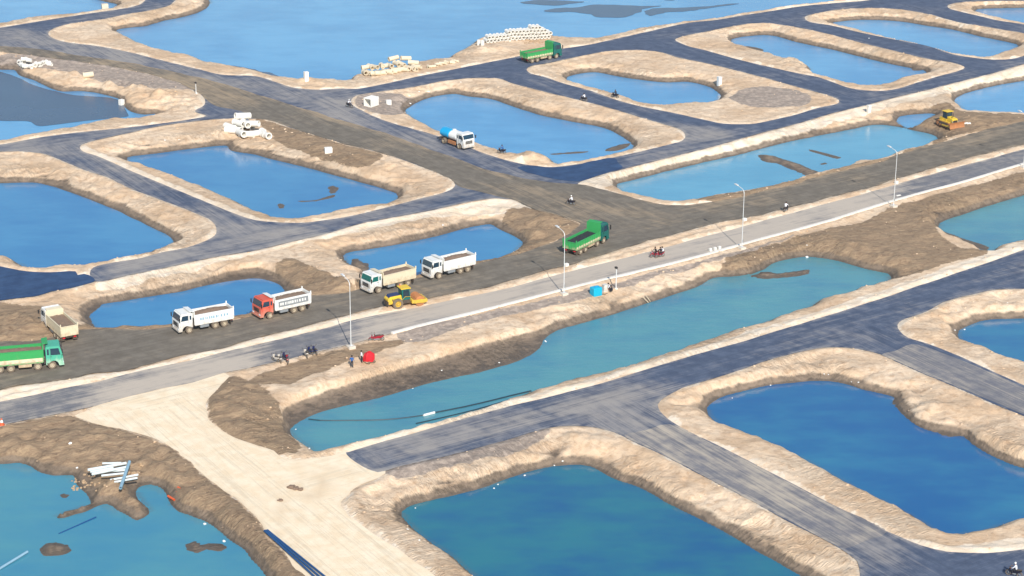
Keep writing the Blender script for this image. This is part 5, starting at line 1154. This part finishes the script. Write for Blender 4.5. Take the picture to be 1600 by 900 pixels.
wp = [(30 + i * 3.0, 104 + 2.5 * math.sin(i * .35) + random.uniform(-1.2, 1.2), 0) for i in range(17)] + [(38, 101, 1), (42, 101, 1), (46, 102, 1), (36, 100, 0), (42, 98, 0)]
jumble(wp, .4, 1.1, 'concrete', 'short white pipe ring in the heap at the far left', 'short pipe rings heaped at the far left', 8)
# ribbed box culvert
p = G(580, 165); bc = empty('box_culvert', p, R(55)); bc['label'] = 'stack of square concrete culvert frames on the sand tip'; bc['category'] = 'culvert'
s0 = None
for k in range(5):
    if s0 is None:
        t = .16; s0 = MB().box(-.22, .22, -.9, -.9 + t, 0, 1.7).box(-.22, .22, .9 - t, .9, 0, 1.7).box(-.22, .22, -.9 + t, .9 - t, 0, t).box(-.22, .22, -.9 + t, .9 - t, 1.7 - t, 1.7).build('culvert_frame', 'concrete', bc, bevel=.02); o = s0
    else: o = s0.copy(); C.objects.link(o); o.parent = bc
    o.location = (-1.0 + k * .5, random.uniform(-.06, .06), 0); o.rotation_euler = (0, 0, random.uniform(-.05, .05))

# ================================================================== plastic pipes at the lower left
def rod(a_, b_, r, mat, name, lb, g, z0, z1=None, n=12, inner=True):
    p, q = P(*a_, z0), P(*b_, z1 if z1 is not None else z0); m = MB()
    z1 = z0 if z1 is None else z1
    p = Vector((*p, z0)); q = Vector((*q, z1)); L = (q - p).length
    o = MB().lathe([(r * .82, 0), (r, 0), (r, L), (r * .82, L)], (0, 0, 0), 'x', n).build(name, mat, None)
    o.location = p; d = (q - p); o.rotation_euler = d.to_track_quat('X', 'Z').to_euler(); return setp(o, label=lb, cat='pipe', group=g)
S3 = lambda x, y: (90 + x / 6.43, 700 + y / 6.43)
gP = 'pale plastic pipes piled at the water edge'
zp = max(zat(*P(180, 750)), -1.2) + .75
PL = [((305,220),(690,152),.0,'topmost pale pipe of the plastic pipe pile'),((345,262),(700,190),.02,'second pale pipe from the top of the plastic pipe pile'),((330,240),(560,200),-.2,'short pale pipe under the top pipes of the plastic pipe pile'),((380,245),(690,222),-.22,'pale pipe in the middle of the plastic pipe pile'),((440,278),(700,250),-.1,'pale pipe just above the two lowest ones of the plastic pipe pile'),((528,322),(808,268),-.1,'second lowest pale pipe of the plastic pipe pile'),((568,343),(800,300),-.25,'lowest pale pipe of the plastic pipe pile'),((450,155),(640,150),-.2,'thin pale pipe end behind the plastic pipe pile')]
for i, (a_, b_, dz, lb) in enumerate(PL): rod(S3(*a_), S3(*b_), .17 if i < 2 else .13, 'pipe_w', 'plastic_pipe', lb, gP, zp + dz)
rod(S3(632, 402), S3(722, 138), .19, 'pipe_b', 'plastic_pipe', 'blue grey pipe lying across the pale plastic pipes', gP, zp + .0, zp + .35)
rod(S3(1210, 395), S3(1262, 435), .14, 'orange', 'orange_pipe', 'upper right orange tube on the muddy bank', 'orange tubes on the muddy bank', -.6)
rod(S3(1190, 445), S3(1235, 425), .10, 'orange', 'orange_pipe', 'small pale orange tube between the two orange tubes', 'orange tubes on the muddy bank', -.75)
rod(S3(1110, 482), S3(1172, 520), .14, 'orange', 'orange_pipe', 'lower left orange tube near the water', 'orange tubes on the muddy bank', -1.0)
for k, (dx, lb) in enumerate([(0, 'left one of the long dark blue pipes along the pale track'), (4, 'middle one of the long dark blue pipes along the pale track'), (8, 'right one of the long dark blue pipes along the pale track')]):
    z = max(zat(*P(450, 850)), zat(*P(500, 895)), zat(*P(415, 828))) + .25
    rod((413 + dx * .6, 829 - dx * .1), (506 + dx * 1.9, 914 - dx * .3), .11, 'blue_p', 'blue_pipe', lb, 'long blue pipes beside the pale track', z)
rod((-8, 893), (43, 862), .14, 'pipe_b', 'intake_pipe', 'long pale pipe running out of the water at the lower left corner', None, ZW + .12, ZW + .25)
rod((92, 834), (150, 808), .08, 'blue_p', 'intake_pipe', 'thin blue pipe half under water left of the pipe pile', None, ZW + .0, ZW + .06)
rod((662, 649), (679, 644.5), .16, 'foam', 'float', 'white float on the dark hose in the long pond', None, ZW + .12)
def hose(px, r, mat, lb, z=ZW + .02, name='floating_hose', cat='hose'):
    pts = spline([P(a_, b_, z) for a_, b_ in px], 1.5, closed=False); o = MB().tube([(x, y, z) for x, y in pts], r, 6).build(name, mat, None); return setp(o, label=lb, cat=cat)
hose([(482,655),(500,657),(540,657),(600,656),(640,652),(662,649)], .09, 'hose', 'dark hose floating left of the white float'); hose([(679,645),(720,637),(760,628),(800,618),(830,611)], .12, 'hose', 'dark hose floating right of the white float')
hose([(650,662),(690,653),(740,641),(800,624),(860,607)], .10, 'hose', 'dark hose floating close to the near bank of the long pond')
rod((1004, 463), (1013, 473), .06, 'wood', 'bamboo_pole', 'left bleached pole leaning into the long pond', 'bleached poles at the long pond', -.3, ZW + .1); rod((1009, 461), (1016, 471), .06, 'wood', 'bamboo_pole', 'right bleached pole leaning into the long pond', 'bleached poles at the long pond', -.3, ZW + .1)
# traffic cone
p = G(3, 664); cn = empty('traffic_cone', p); cn['label'] = 'red and white traffic cone at the left edge of the grey road'; cn['category'] = 'cone'
MB().lathe([(.01, .9), (.06, .9), (.26, .04), (.01, .04)], (0, 0, 0), 'z', 14, False).build('cone_body', 'orange', cn); MB().lathe([(.12, .66), (.115, .68), (.19, .36), (.2, .36)], (0, 0, 0), 'z', 14).build('white_band', 'foam', cn); MB().box(-.3, .3, -.3, .3, 0, .05).build('cone_foot', 'orange', cn)

# scraps of foam and stones along the water
def scraps(pts, s, mat, name, cat, lb, g, seed, wl=True):
    random.seed(seed); me = None
    for i, (px, py) in enumerate(pts):
        bm = bmesh.new(); bmesh.ops.create_icosphere(bm, subdivisions=2, radius=1)
        for v_ in bm.verts: v_.co *= 1 + random.uniform(-.3, .3)
        m2 = bpy.data.meshes.new(name); bm.to_mesh(m2); bm.free(); m2.materials.append(M[mat])
        o = bpy.data.objects.new(name, m2); C.objects.link(o); p = G(px, py); k = s * random.uniform(.6, 1.2)
        o.scale = (k, k * .8, k * .5); o.location = (p.x, p.y, max(p.z, ZW) + k * .15); o.rotation_euler = (0, 0, random.uniform(0, 6)); setp(o, label=lb, cat=cat, group=g)
scraps([(649,794),(637,827),(655,844),(772,763),(778,757),(462,671),(483,699)], .16, 'foam', 'foam_scrap', 'foam scrap', 'white foam scrap at the water edge near the bottom centre', 'foam scraps at the two near ponds', 1)
scraps([(866,728),(879,725),(820,743),(1287,592),(1294,592),(1330,600),(1341,602),(1204,602)], .13, 'foam', 'foam_scrap', 'foam scrap', 'white foam scrap on the far bank of a deep blue pond', 'foam scraps on the far banks of the deep blue ponds', 2)
scraps([(1492,516),(1507,515),(1573,487),(1144,622),(852,533),(853,534),(645,607),(690,579),(780,567)], .14, 'foam', 'foam_scrap', 'foam scrap', 'white foam scrap on wet sand of the right side or long pond', 'foam scraps on wet sand', 3)
scraps([(640,155),(655,152),(668,150),(670,150),(641,164),(720,140),(220,235),(258,229),(280,227),(692,354),(1358,60),(1400,30)], .2, 'foam', 'foam_scrap', 'foam scrap', 'white foam scrap along the shore of an upper pond', 'foam scraps along the upper ponds', 4)
scraps([(121,735),(320,819),(350,846),(110,693),(1260,395),(1261,402)], .22, 'foam', 'foam_scrap', 'foam scrap', 'white scrap lying on dark mud', 'white scraps on dark mud', 5)
scraps([(455,762),(463,764),(458,760),(470,765),(438,782)], .45, 'load', 'dark_clod', 'clod', 'dark clod lying on the pale track', 'dark clods on the pale track', 6)
random.seed(12)
scraps([(random.uniform(112, 165), random.uniform(742, 768)) for _ in range(34)], .2, 'rock', 'rubble_stone', 'stone', 'pale rubble stone below the plastic pipe pile', 'rubble below the plastic pipes', 7)
scraps([(random.uniform(200, 222), random.uniform(730, 750)) for _ in range(12)], .28, 'rock', 'rubble_stone', 'stone', 'brown stone right of the plastic pipe pile', 'stones right of the plastic pipes', 8)
scraps([(random.uniform(818, 850), random.uniform(62, 68)) for _ in range(24)], .35, 'rock', 'rubble_stone', 'stone', 'brown stone heaped in front of the long pipe stack', 'stones in front of the long pipe stack', 9)
scraps([(1507,193),(1511,193),(1515,193)], .35, 'foam', 'foam_scrap', 'foam scrap', 'white bag beside the bulldozer blade', 'white bags beside the bulldozer blade', 10)
for o in list(bpy.data.objects):
    if o.type == 'EMPTY' and o.get('category') is None and not o.parent: pass
print('objects', len(bpy.data.objects))

# ------------------------------------------------------------------ clods and stones strewn over the banks
rs = np.random.RandomState(5); N = 60000
cx, cy = rs.uniform(-125, 125, N), rs.uniform(192, 505, N)
w1 = sample(dRo, cx, cy); w2 = sample(dW, cx, cy); hh = sample(H, cx, cy); cl = fbm(cx, cy, 6, 3, 31)
prob = ((w1 > .1) & (w2 > .2)) * (np.exp(-w1 / 1.5) * .5 + np.exp(-w2 / 1.2) * .35 + .10 + 1.6 * np.clip(cl, 0, 1)) * (np.abs(cx) < cy * .27)
k = rs.rand(N) < prob * .45; cx, cy, hh = cx[k][:9000], cy[k][:9000], hh[k][:9000]; n = len(cx)
bm = bmesh.new(); bmesh.ops.create_icosphere(bm, subdivisions=1, radius=1); bv = np.array([v.co[:] for v in bm.verts]); bf = np.array([[v.index for v in f.verts] for f in bm.faces]); bm.free()
sz = (.05 + .16 * rs.rand(n) ** 3)[:, None, None] * rs.uniform(.7, 1.3, (n, 1, 3)) * np.array([1, 1, .6])
V = (bv[None] * (1 + rs.uniform(-.25, .25, (n, len(bv), 1)))) * sz + np.stack([cx, cy, hh + .02], 1)[:, None, :]
F = (bf[None] + (np.arange(n) * len(bv))[:, None, None]).reshape(-1, 3); V = V.reshape(-1, 3)
me = bpy.data.meshes.new('loose_clods'); me.vertices.add(len(V)); me.vertices.foreach_set('co', V.astype(np.float32).ravel()); me.loops.add(F.size); me.loops.foreach_set('vertex_index', F.ravel().astype(np.int32))
me.polygons.add(len(F)); me.polygons.foreach_set('loop_start', np.arange(0, F.size, 3, dtype=np.int32)); me.polygons.foreach_set('loop_total', np.full(len(F), 3, np.int32)); me.update(calc_edges=True)
me.materials.append(M['sand']); o = bpy.data.objects.new('loose_clods', me); C.objects.link(o); setp(o, label='small sand clods and stones strewn over the banks', cat='clods', kind='stuff')
# ------------------------------------------------------------------ thin summer haze over the whole site
hz_ = MB().box(-5600, 5600, -5600, 5600, ZW - 4, 104.5)
hm = bpy.data.materials.new('haze_air'); hm.use_nodes = True; ht = hm.node_tree; ht.nodes.clear()
ho = ht.nodes.new('ShaderNodeOutputMaterial'); hv = ht.nodes.new('ShaderNodeVolumePrincipled'); hv.inputs['Color'].default_value = (.93, .95, 1, 1); hv.inputs['Density'].default_value = .00011; hv.inputs['Anisotropy'].default_value = .3
ht.links.new(hv.outputs[0], ho.inputs['Volume'])
hb_ = hz_.build('haze', hm, None); hb_['kind'] = 'stuff'; hb_['label'] = 'thin pale haze over the whole site'
